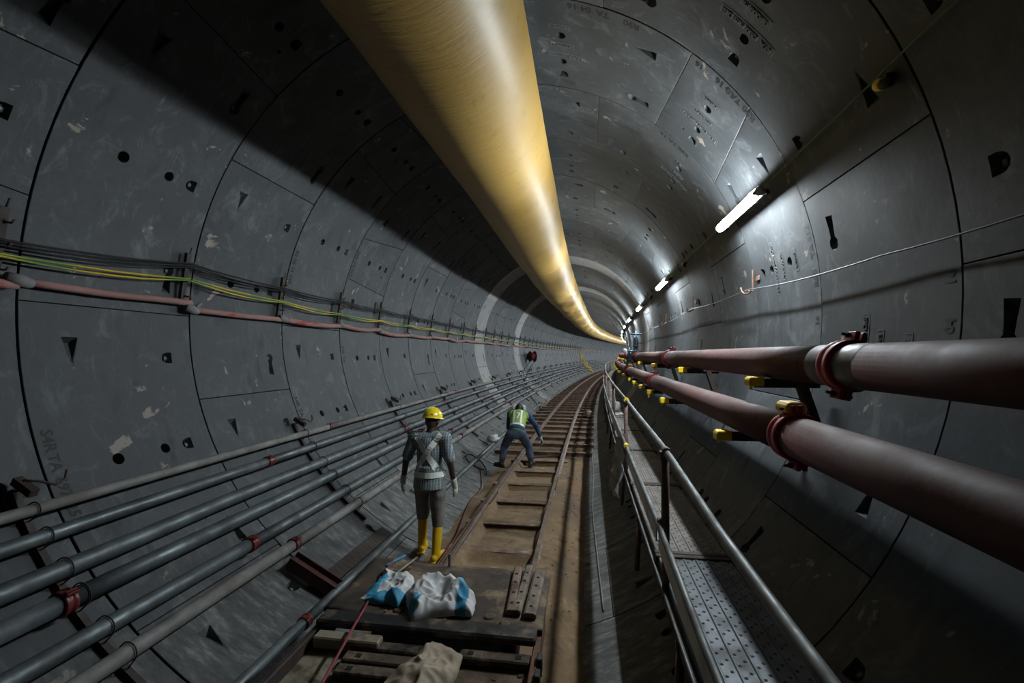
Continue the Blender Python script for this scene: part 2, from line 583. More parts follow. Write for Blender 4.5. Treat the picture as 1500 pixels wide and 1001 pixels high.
def text_tris(body, size, extrude=0.0):
    key = (body, size, extrude)
    if key in TEXT_CACHE:
        return TEXT_CACHE[key]
    cu = bpy.data.curves.new('lettering', 'FONT')
    cu.body = body
    cu.size = size
    cu.align_x = 'CENTER'
    cu.align_y = 'CENTER'
    cu.resolution_u = 2
    cu.extrude = extrude
    cu.offset = 0.0035 if size > 0.07 else 0.0
    ob = bpy.data.objects.new('lettering', cu)
    COL.objects.link(ob)
    bpy.context.view_layer.update()
    dg = bpy.context.evaluated_depsgraph_get()
    me = bpy.data.meshes.new_from_object(ob.evaluated_get(dg))
    out = ([v.co.copy() for v in me.vertices], [list(p.vertices) for p in me.polygons])
    bpy.data.objects.remove(ob)
    bpy.data.curves.remove(cu)
    bpy.data.meshes.remove(me)
    TEXT_CACHE[key] = out
    return out


# ------------------------------------------------------------------ the lining: rings of concrete segments
SEG = 360.0 / 22 * 3        # a full segment spans 49.09 degrees
KEY = 360.0 / 22            # the key segment 16.36 degrees
DEG = R * PI / 180.0


def circle_poly(x, y, r, n=12):
    return [(x + r * math.cos(2 * PI * i / n), y + r * math.sin(2 * PI * i / n)) for i in range(n)]


def d_pocket(a, v):
    """D shaped bolt pocket, flat and deep towards the far ring joint"""
    x = a * DEG
    pts = []
    for i in range(7):
        t = PI + PI * i / 6
        pts.append((x + 0.052 * math.cos(t), v + 0.06 * math.sin(t)))
    pts += [(x + 0.052, v + 0.045), (x - 0.052, v + 0.045)]
    dep = [0.055 + 0.45 * (p[1] - v) for p in pts]
    return pts, [max(0.006, d) for d in dep]


def bottle_pocket(a, v, sgn=1):
    """D pocket that runs into the wedge of the cross bolt"""
    x = a * DEG
    pts = []
    for i in range(9):
        t = PI / 2 + 0.55 + (2 * PI - 1.1) * i / 8
        # open side faces +x (the joint)
        pts.append((x + 0.056 * math.cos(t - PI / 2), v + 0.056 * math.sin(t - PI / 2)))
    pts = pts[::1]
    pts += [(x + 0.10, v - 0.034), (x + 0.205, v - 0.052), (x + 0.215, v + 0.036), (x + 0.10, v + 0.030)]
    dep = [0.05] * 9 + [0.04, 0.07, 0.07, 0.04]
    if sgn < 0:
        pts = [(2 * x - p[0], p[1]) for p in pts][::-1]
        dep = dep[::-1]
    return pts, dep


def wedge(a, v, sgn=1, w=0.058):
    x = a * DEG
    return [(x, v - w), (x, v + w), (x + sgn * 0.235, v + 0.012), (x + sgn * 0.235, v - 0.004)], [0.055, 0.055, 0.004, 0.004]


def inside(p, poly):
    x, y = p
    c = False
    j = len(poly) - 1
    for i in range(len(poly)):
        xi, yi = poly[i]
        xj, yj = poly[j]
        if (yi > y) != (yj > y) and x < (xj - xi) * (y - yi) / (yj - yi) + xi:
            c = not c
        j = i
    return c


def segment_mesh(name, span, skew0, skew1, pockets, mats='concrete', step=3.1):
    """curved slab from angle 0 to span; skewN = shift in degrees of that end at the far ring joint (the near joint shifts the other way)"""
    g = 0.0065
    y0, y1 = 0.0095, W - 0.0095

    def lo(y):
        return skew0 * (2 * y / W - 1) * DEG + g

    def hi(y):
        return span * DEG + skew1 * (2 * y / W - 1) * DEG - g

    n = max(3, int(round(span / step)))
    pv, pe = [], []
    cols = []
    for i in range(n + 1):
        t = i / n
        a = (lo(y0) + (hi(y0) - lo(y0)) * t, y0)
        b = (lo(y1) + (hi(y1) - lo(y1)) * t, y1)
        cols.append((len(pv), len(pv) + 1))
        pv += [a, b]
    for i in range(n):
        pe.append((cols[i][0], cols[i + 1][0]))
        pe.append((cols[i][1], cols[i + 1][1]))
    pe.append(cols[0])
    pe.append(cols[n])
    polys = []
    for pts, dep in pockets:
        o = len(pv)
        pv += pts
        pe += [(o + i, o + (i + 1) % len(pts)) for i in range(len(pts))]
        polys.append(pts)
    # longitudinal guide lines, broken where a pocket is in the way
    for i in range(1, n):
        hit = False
        xa = min(pv[cols[i][0]][0], pv[cols[i][1]][0]) - 0.01
        xb = max(pv[cols[i][0]][0], pv[cols[i][1]][0]) + 0.01
        for pts in polys:
            if min(p[0] for p in pts) < xb and max(p[0] for p in pts) > xa:
                hit = True
        if not hit:
            pe.append(cols[i])
        else:
            x = (xa + xb) / 2
            for yy in [W * q / 9 for q in range(1, 9)]:
                if not any(inside((x + dx, yy + dy), p) for p in polys for dx in (-.02, 0, .02) for dy in (-.02, 0, .02)):
                    pv.append((x, yy))
    res = delaunay_2d_cdt([Vector(p) for p in pv], pe, [], 1, 1e-5)
    rv, rf = res[0], res[2]
    mb = MB()

    def cylp(x, y, dr=0.0):
        a = x / R
        return Vector(((R + dr) * math.cos(a), y, (R + dr) * math.sin(a)))

    faces = []
    for fc in rf:
        c = ((sum(rv[i].x for i in fc)) / len(fc), (sum(rv[i].y for i in fc)) / len(fc))
        if any(inside(c, p) for p in polys):
            continue
        faces.append(list(fc))
    # keep the sides consistent: normals look at the tunnel axis
    base = [cylp(p.x, p.y) for p in rv]
    ff = []
    for fc in faces:
        nrm = (base[fc[1]] - base[fc[0]]).cross(base[fc[2]] - base[fc[0]])
        c = base[fc[0]]
        if nrm.x * c.x + nrm.z * c.z > 0:
            fc = fc[::-1]
        ff.append(fc)
    mb.add(base, ff, 0, True)
    # rim: chamfer, then the sides going back into the joint
    loop = [pv[cols[i][0]] for i in range(n + 1)] + [pv[cols[i][1]] for i in range(n, -1, -1)]
    k = len(loop)
    cx = sum(p[0] for p in loop) / k
    rows = []
    for off, dr in ((0.0, 0.0), (0.003, 0.003), (0.003, 0.12)):
        row = []
        for p in loop:
            dx = off if p[0] > hi(p[1]) - 1e-4 else (-off if p[0] < lo(p[1]) + 1e-4 else 0)
            dy = off if p[1] > W / 2 else -off
            row.append(cylp(p[0] + dx, p[1] + dy, dr))
        rows.append(row)
    for a, b in ((0, 1), (1, 2)):
        mb.add(rows[a] + rows[b], [(i, (i + 1) % k, (i + 1) % k + k, i + k) for i in range(k)], a, False)
    back = rows[2]
    mb.add(back, [(i, i + 1, k - 2 - i, k - 1 - i) for i in range(n)], 0, False)
    for pts, dep in pockets:
        q = len(pts)
        top = [cylp(*p) for p in pts]
        px = sum(p[0] for p in pts) / q
        py = sum(p[1] for p in pts) / q
        sl = 0.10 if q == 12 else 0.34
        bot = [cylp(p[0] + (px - p[0]) * sl, p[1] + (py - p[1]) * sl, d) for p, d in zip(pts, dep)]
        mb.add(top + bot, [(i, i + q, (i + 1) % q + q, (i + 1) % q) for i in range(q)], 0, False)
        mb.add(bot, [list(range(q))], 0, False)
    me = mb.mesh(name, [mats, 'gasket'], recalc=False)
    return me


def holes(mid):
    return [(circle_poly(mid * DEG, 0.355 * W, 0.047), [0.10] * 12), (circle_poly(mid * DEG, 0.645 * W, 0.044), [0.10] * 12)]


MIDA = SEG / 2
DS = KEY
std = holes(MIDA) + [d_pocket(MIDA - DS, 0.81 * W), d_pocket(MIDA, 0.81 * W), bottle_pocket(MIDA + DS, 0.81 * W),
                     wedge(4.9, 0.23 * W)]
seg_std = segment_mesh('segment', SEG, 0, 0, std)
first = holes(MIDA) + [bottle_pocket(MIDA - DS, 0.81 * W, -1), d_pocket(MIDA, 0.81 * W), bottle_pocket(MIDA + DS, 0.81 * W), wedge(4.9, 0.23 * W)]
seg_after = segment_mesh('segment', SEG, 1.3, 0, first)
last = holes(MIDA) + [d_pocket(MIDA - DS, 0.81 * W), d_pocket(MIDA, 0.81 * W), bottle_pocket(MIDA + DS, 0.81 * W), wedge(4.9, 0.23 * W), wedge(SEG - 4.9, 0.23 * W, -1)]
seg_before = segment_mesh('segment', SEG, 0, -1.5, last)
seg_key = segment_mesh('key_segment', KEY, -1.5, 1.3, holes(KEY / 2) + [d_pocket(KEY / 2, 0.81 * W), (circle_poly(KEY / 2 * DEG + 0.155, 0.77 * W, 0.02, 8), [0.06] * 8)])
pale = {}
for me in (seg_std, seg_after, seg_before, seg_key):
    c = me.copy()
    c.materials.clear()
    c.materials.append(M['concrete_pale'])
    c.materials.append(M['gasket'])
    pale[me.name] = c

wall_left = structure(empty('wall_left', loc=T(0, -R, 0)), 'curved concrete segment lining behind the steel tubes and cables')
wall_right = structure(empty('wall_right', loc=T(0, R, 0)), 'curved concrete segment lining behind the red pipes and tube lights')
ceiling = structure(empty('ceiling', loc=T(0, 0, R)), 'vaulted concrete segment lining above the yellow duct')
floor_lining = structure(empty('floor_lining', loc=T(0, 0, -R)), 'bowed concrete segment lining under the track')
PALE_RINGS = {9, 14}
K_FIRST, K_LAST = -4, 31
SEGS = {}


def key_angle(k):
    return {0: 115.0, 2: 115.0, 1: 33.4, 3: 148.3}[k % 4]


bolt_mb = MB()
bolt_mb.lathe([(0.030, 0.0), (0.030, 0.006), (0.018, 0.006), (0.018, 0.020)], Matrix.Identity(4), 6)
bolt_mesh = bolt_mb.mesh('bolt', 'grey_cable')

for k in range(K_FIRST, K_LAST + 1):
    s0 = D0 + k * W
    a = key_angle(k)
    plan = [(seg_key, a, KEY)]
    b = a + KEY
    for i in range(7):
        plan.append(((seg_after if i == 0 else seg_before if i == 6 else seg_std), b, SEG))
        b += SEG
    for me, a0, span in plan:
        mid = (a0 + span / 2) % 360
        par = ceiling if 50 < mid < 130 else wall_left if 130 <= mid < 232 else floor_lining if 232 <= mid < 308 else wall_right
        use = pale[me.name] if k in PALE_RINGS else me
        o = bpy.data.objects.new('segment' if span > 20 else 'key_segment', use)
        COL.objects.link(o)
        o.parent = par
        dr = random.uniform(-0.002, 0.002)
        mw = frame(s0) @ Matrix.Rotation(-rad(a0), 4, 'Y') @ Matrix.Translation((math.cos(rad(span / 2)) * dr, 0, math.sin(rad(span / 2)) * dr)) @ Matrix.Diagonal((1, 1 - K * R * math.cos(rad(a0 + span / 2)), 1, 1))
        o.matrix_parent_inverse = Matrix.Identity(4)
        o.matrix_basis = Matrix.Translation(-Vector(par.location)) @ mw
        SEGS[(k, round(a0 % 360, 1))] = o
        if -1 <= k <= 3:
            for aa in ([span / 2] if span < 20 else [MIDA - DS, MIDA, MIDA + DS]):
                m = (a0 + aa) % 360
                if 60 < m < 130 or 240 < m < 320:
                    continue
                bo = link('bolt', bolt_mesh, o)
                ar = rad(aa)
                pos = Vector(((R + 0.05) * math.cos(ar), 0.81 * W + 0.012, (R + 0.05) * math.sin(ar)))
                bo.matrix_basis = Matrix.Translation(pos) @ Matrix.Rotation(-ar, 4, 'Y') @ Matrix.Rotation(-PI / 2, 4, 'Y') @ Matrix.Rotation(-0.7, 4, 'X')


def seg_at(k, ang):
    """the segment object of ring k that covers the angle"""
    a = key_angle(k)
    spans = [(a, KEY)] + [(a + KEY + SEG * i, SEG) for i in range(7)]
    for a0, sp in spans:
        if (ang - a0) % 360 < sp:
            return SEGS[(k, round(a0 % 360, 1))], a0
    return None, 0


# joint gasket behind the segments (dark) and the far rings beyond the individually built ones
g = MB()
st = [D0 + K_FIRST * W + i * W for i in range(0, K_LAST - K_FIRST + 2)]
nn = 64
for s in st:
    for j in range(nn):
        g.v.append(TA(s, 360 * j / nn, R + 0.14))
for i in range(len(st) - 1):
    for j in range(nn):
        g.f.append([i * nn + j, i * nn + (j + 1) % nn, (i + 1) * nn + (j + 1) % nn, (i + 1) * nn + j])
        g.m.append(0)
        g.s.append(True)
o = g.build('joint_gasket', 'gasket', origin=T(0, 0, R), recalc=False)
o.parent = ceiling
o.location = (0, 0, 0)

far = MB()
for k in range(K_LAST + 1, K_LAST + 56):
    s0 = D0 + k * W
    n = 72
    b = len(far.v)
    prof = [(0.0, 0.007), (0.006, 0.0), (W - 0.006, 0.0), (W, 0.007)]
    dr = random.uniform(-0.006, 0.006)
    for ds, dd in prof:
        for j in range(n):
            far.v.append(TA(s0 + ds, 360 * j / n, R + dd + dr))
    for i in range(3):
        for j in range(n):
            far.f.append([b + i * n + j, b + i * n + (j + 1) % n, b + (i + 1) * n + (j + 1) % n, b + (i + 1) * n + j])
            far.m.append(0)
            far.s.append(i == 1)
o = far.build('distant_rings', 'concrete', origin=T(0, 0, R), recalc=False)
o.parent = ceiling
o.location = (0, 0, 0)
o['kind'] = 'stuff'


# writing on the lining: sprayed stencils along the ring joints and cast plates around the lifting holes
def writing(k, frac, ang, body, size, ink=True, flip=1, name='stencil_marking', relief=0.0):
    sg, a0 = seg_at(k, ang)
    if sg is None:
        return
    vv, ff = text_tris(body, size, 0.0)
    mb = MB()
    x0 = ((ang - a0) % 360) * DEG
    y0 = frac * W
    out = []
    for p in vv:
        # text runs round the ring: its x axis goes down the wall, its top looks to the far side (flip = 1)
        x = x0 + flip * p.x
        y = y0 + flip * p.y
        a = x / R
        rr = R - 0.0025 - relief
        out.append(Vector((rr * math.cos(a), y, rr * math.sin(a))))
    mb.add(out, ff, 0)
    if relief:
        lower = [Vector((q.x * (R + .001) / (R - 0.0025 - relief), q.y, q.z * (R + .001) / (R - 0.0025 - relief))) for q in out]
        cnt = {}
        for fc in ff:
            for i in range(len(fc)):
                e = (fc[i], fc[(i + 1) % len(fc)])
                cnt[tuple(sorted(e))] = cnt.get(tuple(sorted(e)), 0) + 1
        ed = [e for e, c in cnt.items() if c == 1]
        base = len(mb.v)
        mb.v += lower
        for a_, b_ in ed:
            mb.f.append([a_, b_, base + b_, base + a_])
            mb.m.append(0)
            mb.s.append(False)
    ob = mb.build(name, 'ink' if ink else 'relief', sg)
    ob['label'] = ('black sprayed stencil reading ' if ink else 'cast relief lettering reading ') + body.lower()
    return ob


def cast_plate(k, mid, up=1):
    """three cast text strips, as on the middle of every segment"""
    for body, frac, size, off in (('LTA 1200 MM DIS', 0.575, 0.062, -0.01), ('01-208 M', 0.46, 0.058, 0.0), ('L 0015', 0.27, 0.05, 0.01)):
        writing(k, frac, mid + off, body, size, False, 1, 'cast_lettering', 0.004)
        sg, a0 = seg_at(k, mid)
        ln = 0.034 * len(body)
        mb = MB()
        x0 = ((mid - a0) % 360) * DEG
        for dx, dy, wx, wy in ((0, -size * 0.62, ln, 0.007), (ln / 2, 0, 0.007, size * 1.2), (-ln / 2, 0, 0.007, size * 1.2)):
            b = len(mb.v)
            for q in range(9):
                x = x0 + dx - wx / 2 + wx * q / 8
                for yy in (-1, 1):
                    for rr in (R - 0.0025, R + 0.004):
                        a = x / R
                        mb.v.append(Vector((rr * math.cos(a), frac * W + dy + yy * wy / 2, rr * math.sin(a))))
            for q in range(8):
                i = b + q * 4
                for c in ((0, 4, 6, 2), (1, 3, 7, 5), (0, 1, 5, 4), (2, 6, 7, 3)):
                    mb.f.append([i + z for z in c])
                    mb.m.append(0)
                    mb.s.append(False)
        mb.build('plate_edge', 'relief', sg)


for k, mid in ((1, 8.8), (1, 41.5), (1, 74.5), (2, 41.5), (0, -7.6), (0, 41.5)):
    cast_plate(k, mid)
for k, frac, ang, body, size in (
        (0, 0.055, -159.6, 'S4R', 0.105), (0, 0.055, -156.4, 'TA', 0.10), (0, 0.055, -152.8, '697', 0.10), (0, 0.055, -149.3, '25', 0.10),
        (1, 0.045, 174.8, 'S4R', 0.085), (1, 0.045, 178.6, '16', 0.08), (1, 0.05, 170.8, 'TA', 0.08),
        (2, 0.045, 163.5, '02 06 16', 0.085), (2, 0.045, 168.3, 'S2R', 0.085), (2, 0.045, -158.0, 'S4R TA', 0.09),
        (3, 0.045, 158.5, 'S6R TA 512', 0.09), (3, 0.045, -172.0, 'S4R TA', 0.09), (4, 0.045, 156.0, '05 16', 0.09),
        (1, 0.05, 70.5, '04 16', 0.10), (1, 0.05, 66.0, 'TA', 0.10), (1, 0.05, 60.5, 'R90', 0.10), (1, 0.05, 40.5, '10 16', 0.10), (1, 0.05, 36.0, 'R90 TA', 0.10), (1, 0.05, 46.4, '16', 0.09),
        (1, 0.05, 10.5, 'TA 512', 0.09), (1, 0.05, 4.5, 'R80', 0.09), (1, 0.05, -2.5, '16', 0.08),
        (2, 0.05, 45.0, 'R90 TA 16', 0.10), (0, 0.055, 0.0, '16', 0.085), (0, 0.055, -5.0, '04', 0.085), (0, 0.055, -19.8, 'S7R', 0.10)):
    writing(k, frac, ang, body, size)

# ------------------------------------------------------------------ muddy floor under the track


def mud_z(u, s):
    buried = 1.0 / (1.0 + math.exp((s - 9.9) * 2.2))
    n = nz((u, s, 0), 1.7) * 0.028 + nz((u, s, 3), 5.0) * 0.014 + nz((u, s, 7), 15.0) * 0.006
    du = u - 0.05
    if abs(du) < 0.36:
        t = ((s - 5.14) / 0.9) % 1.0
        if t < 0.075 or t > 0.925:
            zb = -2.580
        elif t < 0.80:
            zb = -2.598 - 0.062 * (t - 0.075) / 0.725
        else:
            zb = -2.664
    else:
        zb = -2.562 - 0.22 * max(0, abs(du) - 0.55)
    z = zb * buried + (1 - buried) * -2.745 + n
    if u > 0.72:
        z -= 0.30 * min(0.35, u - 0.72) * buried
    if u < -0.45:
        z -= 0.14 * min(1, max(0, (-u - 0.48) / 0.15)) * buried
    return z


fl = MB()
us = [-1.16 + 2.40 * i / 46 for i in range(47)]
ss = []
s = -3.0
while s < 75:
    ss.append(s)
    s += 0.036 if s < 11 else (0.15 if s < 30 else 0.6)
for s in ss:
    for u in us:
        fl.v.append(T(s, u, mud_z(u, s)))
nu = len(us)
for i in range(len(ss) - 1):
    for j in range(nu - 1):
        fl.f.append([i * nu + j, i * nu + j + 1, (i + 1) * nu + j + 1, (i + 1) * nu + j])
        fl.m.append(0)
        fl.s.append(True)
structure(fl.build('floor', 'mud', origin=T(0, 0, -2.7), recalc=False), 'brown mud bed between and beside the rails')

clods = MB()
for i in range(170):
    s = random.uniform(3.8, 11)
    u = random.choice((random.uniform(-0.95, -0.5), random.uniform(0.6, 0.95), random.uniform(0.6, 0.95)))
    r = random.uniform(0.004, 0.015)
    z = mud_z(u, s)
    mt = Matrix.Translation(T(s, u, z + r * 0.3)) @ Matrix.Rotation(random.uniform(0, 6), 4, 'Z')
    clods.lathe([(r * 0.6, -r * 0.5), (r, 0.0), (r * 0.8, r * 0.4), (r * 0.3, r * 0.6)], mt, 6, 0, False)
o = clods.build('mud_clods', 'mud', origin=T(4, 0, -2.65))
tag(o, 'loose brown clods and chips scattered over the mud', 'clods', kind='stuff')

# ------------------------------------------------------------------ track
RAILU = (-0.385, 0.492)
RPROF = [(-0.046, 0.0), (0.046, 0.0), (0.046, 0.008), (0.009, 0.02), (0.009, 0.057), (0.025, 0.063), (0.025, 0.08), (0.019, 0.086),
         (-0.019, 0.086), (-0.025, 0.08), (-0.025, 0.063), (-0.009, 0.057), (-0.009, 0.02), (-0.046, 0.008)]
for i, u0 in enumerate(RAILU):
    root = empty('rail_track', loc=T(4.0, u0, -2.585))
    tag(root, ('rusty steel rail beside the bending worker, nearer the galvanised tubes', 'rusty steel rail nearer the raised walkway')[i], 'rail')
    cuts = [-3.0, 6.9 + 0.9 * i, 19.0, 31, 43, 60, 75]
    for a, b in zip(cuts, cuts[1:]):
        mb = MB()
        n = max(2, int((b - a) / 1.5))
        mb.sweep(RPROF, [(a + 0.004 + (b - a - 0.008) * q / n, u0, -2.585) for q in range(n + 1)])
        mb.build('rail_length', 'rail', root, origin=root.location.copy())
    for a in cuts[1:4]:
        mb = MB()
        for sd in (-1, 1):
            mb.box((sd * 0.021, 0, 0.04), (0.022, 0.62, 0.052))
        mb.build('joint_plate', 'rust', root, 0.003, mat=Matrix.Translation(-root.location) @ frame(a, u0, -2.585))

mb = MB()
mb.prism([(-0.045, -0.012), (0.045, -0.012), (0.045, 0.0), (-0.045, 0.0)], -1.13, 1.13, Matrix.Rotation(-PI / 2, 4, 'Z'))
mb.prism([(-0.005, -0.085), (0.005, -0.085), (0.005, -0.012), (-0.005, -0.012)], -1.10, 1.10, Matrix.Rotation(-PI / 2, 4, 'Z'))
mb.prism([(-0.05, -0.093), (0.05, -0.093), (0.05, -0.085), (-0.05, -0.085)], -1.06, 1.06, Matrix.Rotation(-PI / 2, 4, 'Z'))
sl_mesh = mb.mesh('sleeper', 'sleeper')
mb = MB()
mb.prism([(-0.065, -0.012), (0.065, -0.012), (0.065, 0.0), (-0.065, 0.0)], -0.58, 0.58, Matrix.Rotation(-PI / 2, 4, 'Z'))
mb.prism([(-0.005, -0.085), (0.005, -0.085), (0.005, -0.012), (-0.005, -0.012)], -0.58, 0.58, Matrix.Rotation(-PI / 2, 4, 'Z'))
sl_short = mb.mesh('sleeper', 'sleeper')
i = 0
s = 5.14 - 0.9 * 2
while s < 62:
    o = link('sleeper', sl_short if s < 9.9 else sl_mesh, mat=frame(s + random.uniform(-0.04, 0.04), 0.03 + random.uniform(-0.03, 0.03), -2.586, random.uniform(-0.015, 0.015)))
    if s < 9.9:
        tag(o, 'steel sleeper almost buried in tan mud, %s counted from the wagon' % ORD[i], 'sleeper', 'buried steel sleepers')
    else:
        nb = int(round((s - 10.54) / 0.9))
        tag(o, ('exposed rusty steel sleeper, %s beyond the mud filled part of the track' % ORD[nb]) if 0 <= nb < 20 else 'tiny distant exposed sleeper near the bend of the track', 'sleeper', 'exposed steel sleepers')
    s += 0.9
    i += 1

# ------------------------------------------------------------------ yellow ventilation duct
DUCT_R = 0.59


def duct_c(s):
    sag = -0.012 * (1 - math.cos(2 * PI * s / 2.85)) * (0.3 if s < 12 else 1.0)
    return (0.005 + DUCT_DU(s), 1.95 + DUCT_DZ(s) + sag)


def interp(s, xs, ys):
    if s <= xs[0]:
        return ys[0]
    for x0, x1, y0, y1 in zip(xs, xs[1:], ys, ys[1:]):
        if s <= x1:
            t = (s - x0) / (x1 - x0)
            t = t * t * (3 - 2 * t)
            return y0 + (y1 - y0) * t
    return ys[-1]


KN = (0, 3, 6, 10, 15, 20, 26, 34, 44, 60)


def DUCT_DU(s):
    return interp(s, KN, (0.012, 0.01, -0.008, -0.03, -0.055, -0.045, -0.06, -0.15, -0.25, -0.30))


def DUCT_DZ(s):
    return interp(s, KN, (-0.10, 0.0, 0.06, 0.02, 0.03, 0.045, 0.04, 0.0, 0.0, 0.05))


duct = empty('ventilation_duct', loc=T(2.0, 0, 1.95 - DUCT_R))
tag(duct, 'huge yellow fabric ventilation duct hanging under the tunnel crown', 'duct')
cuts = [-4.0, 10.5, 20.5, 30.5, 40.5, 60.0, 110.0]
for a, b in zip(cuts, cuts[1:]):
    mb = MB()
    n = 56
    ds = 0.10 if b <= 41 else 0.4
    m = int((b - a) / ds)
    for i in range(m + 1):
        s = a + (b - a) * i / m
        cu, cz = duct_c(s)
        wr = 0.0025 if s < 11 else min(0.03, 0.0025 + (s - 11) * 0.004)
        bulge = wr * (abs(math.sin(PI * s / 1.42)) - 0.6) + wr * 0.6 * nz((s, 0, 0), 0.9, 5)
        end = min(s - a, b - s)
        pinch = -0.016 * math.exp(-(end / 0.07) ** 2)
        for j in range(n):
            t = 2 * PI * j / n
            rr = DUCT_R + bulge + pinch + wr * 1.1 * nz((math.cos(t) * 1.2, s * 0.9, math.sin(t) * 1.2), 1.6, 2) + 0.003 * nz((math.cos(t), s, math.sin(t)), 2.0)
            mb.v.append(T(s, cu + rr * math.cos(t), cz + rr * math.sin(t) * (1.02 if math.sin(t) > 0 else 0.99)))
    for i in range(m):
        for j in range(n):
            mb.f.append([i * n + j, (i + 1) * n + j, (i + 1) * n + (j + 1) % n, i * n + (j + 1) % n])
            mb.m.append(0)
            mb.s.append(True)
    mb.build('duct_sleeve', 'duct', duct, origin=duct.location.copy(), recalc=True)
mb = MB()
mb.tube([T(s, 0.0, 2.60) for s in [-4 + 2.85 * q for q in range(38)]], 0.008, 6)
mb.build('suspension_wire', 'grey_cable', duct, origin=duct.location.copy())
for q in range(16):
    s = -2.6 + 2.85 * q
    mb = MB()
    mb.tube([T(s, 0, 2.53), T(s, 0, 2.93)], 0.006, 6)
    mb.tube([T(s, 0.04 * math.cos(t), 2.56 + 0.04 * math.sin(t)) for t in [2 * PI * w / 10 for w in range(10)]], 0.004, 5, closed=True)
    mb.build('hanger', 'grey_cable', duct, origin=duct.location.copy())

# ------------------------------------------------------------------ tube lights on the right of the vault
LAMP_S = [4.98 + 4.96 * i for i in range(26)]
LAMP_ANG = 22.3


def make_lamp():
    root = empty('tube_light')
    mb = MB()   # local: x towards the tunnel centre, y along the tunnel, z up along the wall
    mb.prism([(0.0, -0.042), (0.036, -0.050), (0.036, 0.050), (0.0, 0.042)], -0.63, 0.63)
    mb.build('housing', 'lamp_body', root, 0.004)
    mb = MB()
    prof = [(0.037, -0.043)] + [(0.045 + 0.040 * math.sin(PI * (i + .5) / 7), -0.042 * math.cos(PI * (i + .5) / 7)) for i in range(7)] + [(0.037, 0.043)]
    k = len(prof)
    for y, sc in ((-0.60, 1.0), (-0.3, 1.0), (0.3, 1.0), (0.60, 1.0)):
        for a, b in prof:
            mb.v.append(Vector((0.037 + (a - 0.037) * sc, y, b * (0.8 + 0.2 * sc))))
    for i in range(3):
        for j in range(k):
            mb.f.append([i * k + j, (i + 1) * k + j, (i + 1) * k + (j + 1) % k, i * k + (j + 1) % k])
            mb.m.append(0)
            mb.s.append(False)
    mb.build('diffuser', 'lamp', root)
    for y in (-1, 1):
        mb = MB()
        mb.prism([(0.0, -0.05)] + [(a, b * 0.99) for a, b in prof] + [(0.0, 0.05)], y * 0.592, y * 0.63)
        mb.build('end_cap', 'lamp_body', root, 0.004)
    for y in (-0.42, 0.42):
        mb = MB()
        mb.box((0.024, y, 0.0), (0.04, 0.03, 0.112))
        mb.build('clip', 'lamp_body', root, 0.003)
        mb = MB()
        mb.box((-0.058, y, 0.0), (0.116, 0.03, 0.05))
        mb.build('wall_spacer', 'dark_steel', root, 0.003)
    mb = MB()
    mb.box((0.088, -0.61, 0.0), (0.016, 0.035, 0.03))
    mb.build('end_latch', 'dark_steel', root, 0.002)
    return root


lamp0 = make_lamp()
for i, s in enumerate(LAMP_S):
    o = lamp0 if i == 0 else copy_tree(lamp0)
    a = rad(LAMP_ANG)
    rr = 2.785
    m = frame(s, rr * math.cos(a), rr * math.sin(a)) @ Matrix.Rotation(PI - a, 4, 'Y') @ Matrix.Rotation(PI, 4, 'Z') @ Matrix.Rotation(PI, 4, 'Z')
    o.matrix_world = m
    lab = 'large glowing tube light nearest the viewer on the curved wall' if i == 0 else (
        ORD[i] + ' glowing tube light counted from the near end of the row' if i < 9 else 'tiny glowing tube light far down the row where the tunnel bends')
    tag(o, lab, 'tube light', 'row of tube lights along the vault')


def wall_cable(name, label, mat, r, pts, cat='cable', group=None, n=6):
    mb = MB()
    pts = [Vector(p) for p in pts]
    mb.tube(pts, r, n)
    o = mb.build(name, mat, origin=pts[0].copy())
    tag(o, label, cat, group)
    return o


def sagging(stations, sub=6, sag=0.03, jit=0.0):
    """stations: (s, angle, radius); returns points hanging a little between them"""
    out = []
    for (s0, a0, r0), (s1, a1, r1) in zip(stations, stations[1:]):
        for q in range(sub):
            t = q / sub
            p = TA(s0 + (s1 - s0) * t, a0 + (a1 - a0) * t, r0 + (r1 - r0) * t)
            p.z -= 4 * sag * t * (1 - t)
            p += Vector((random.uniform(-jit, jit), 0, random.uniform(-jit, jit)))
            out.append(p)
    out.append(TA(*stations[-1]))
    return out


# supply cable from light to light, and plug connectors midway
stations = [(-2.0, 23.8, 2.87), (0.5, 23.8, 2.87), (2.55, 23.7, 2.87), (4.3, 23.4, 2.87), (4.47, 23.0, 2.82)]
wall_cable('supply_cable', 'thin green cable climbing from the nearest tube light towards the viewer', 'green_cable', 0.0055, sagging(stations, 5, 0.006))
for i in range(len(LAMP_S) - 1):
    s0, s1 = LAMP_S[i] + 0.63, LAMP_S[i + 1] - 0.63
    if i > 7:
        break
    wall_cable('supply_cable', 'thin supply cable between the %s and %s tube lights' % (ORD[i], ORD[i + 1]), 'green_cable' if i < 2 else 'grey_cable', 0.007,
               sagging([(s0, 22.6, 2.83), (s0 + 0.3, 23.4, 2.87), ((s0 + s1) / 2, 23.6, 2.86), (s1 - 0.3, 23.4, 2.87), (s1, 22.6, 2.83)], 4, 0.012))


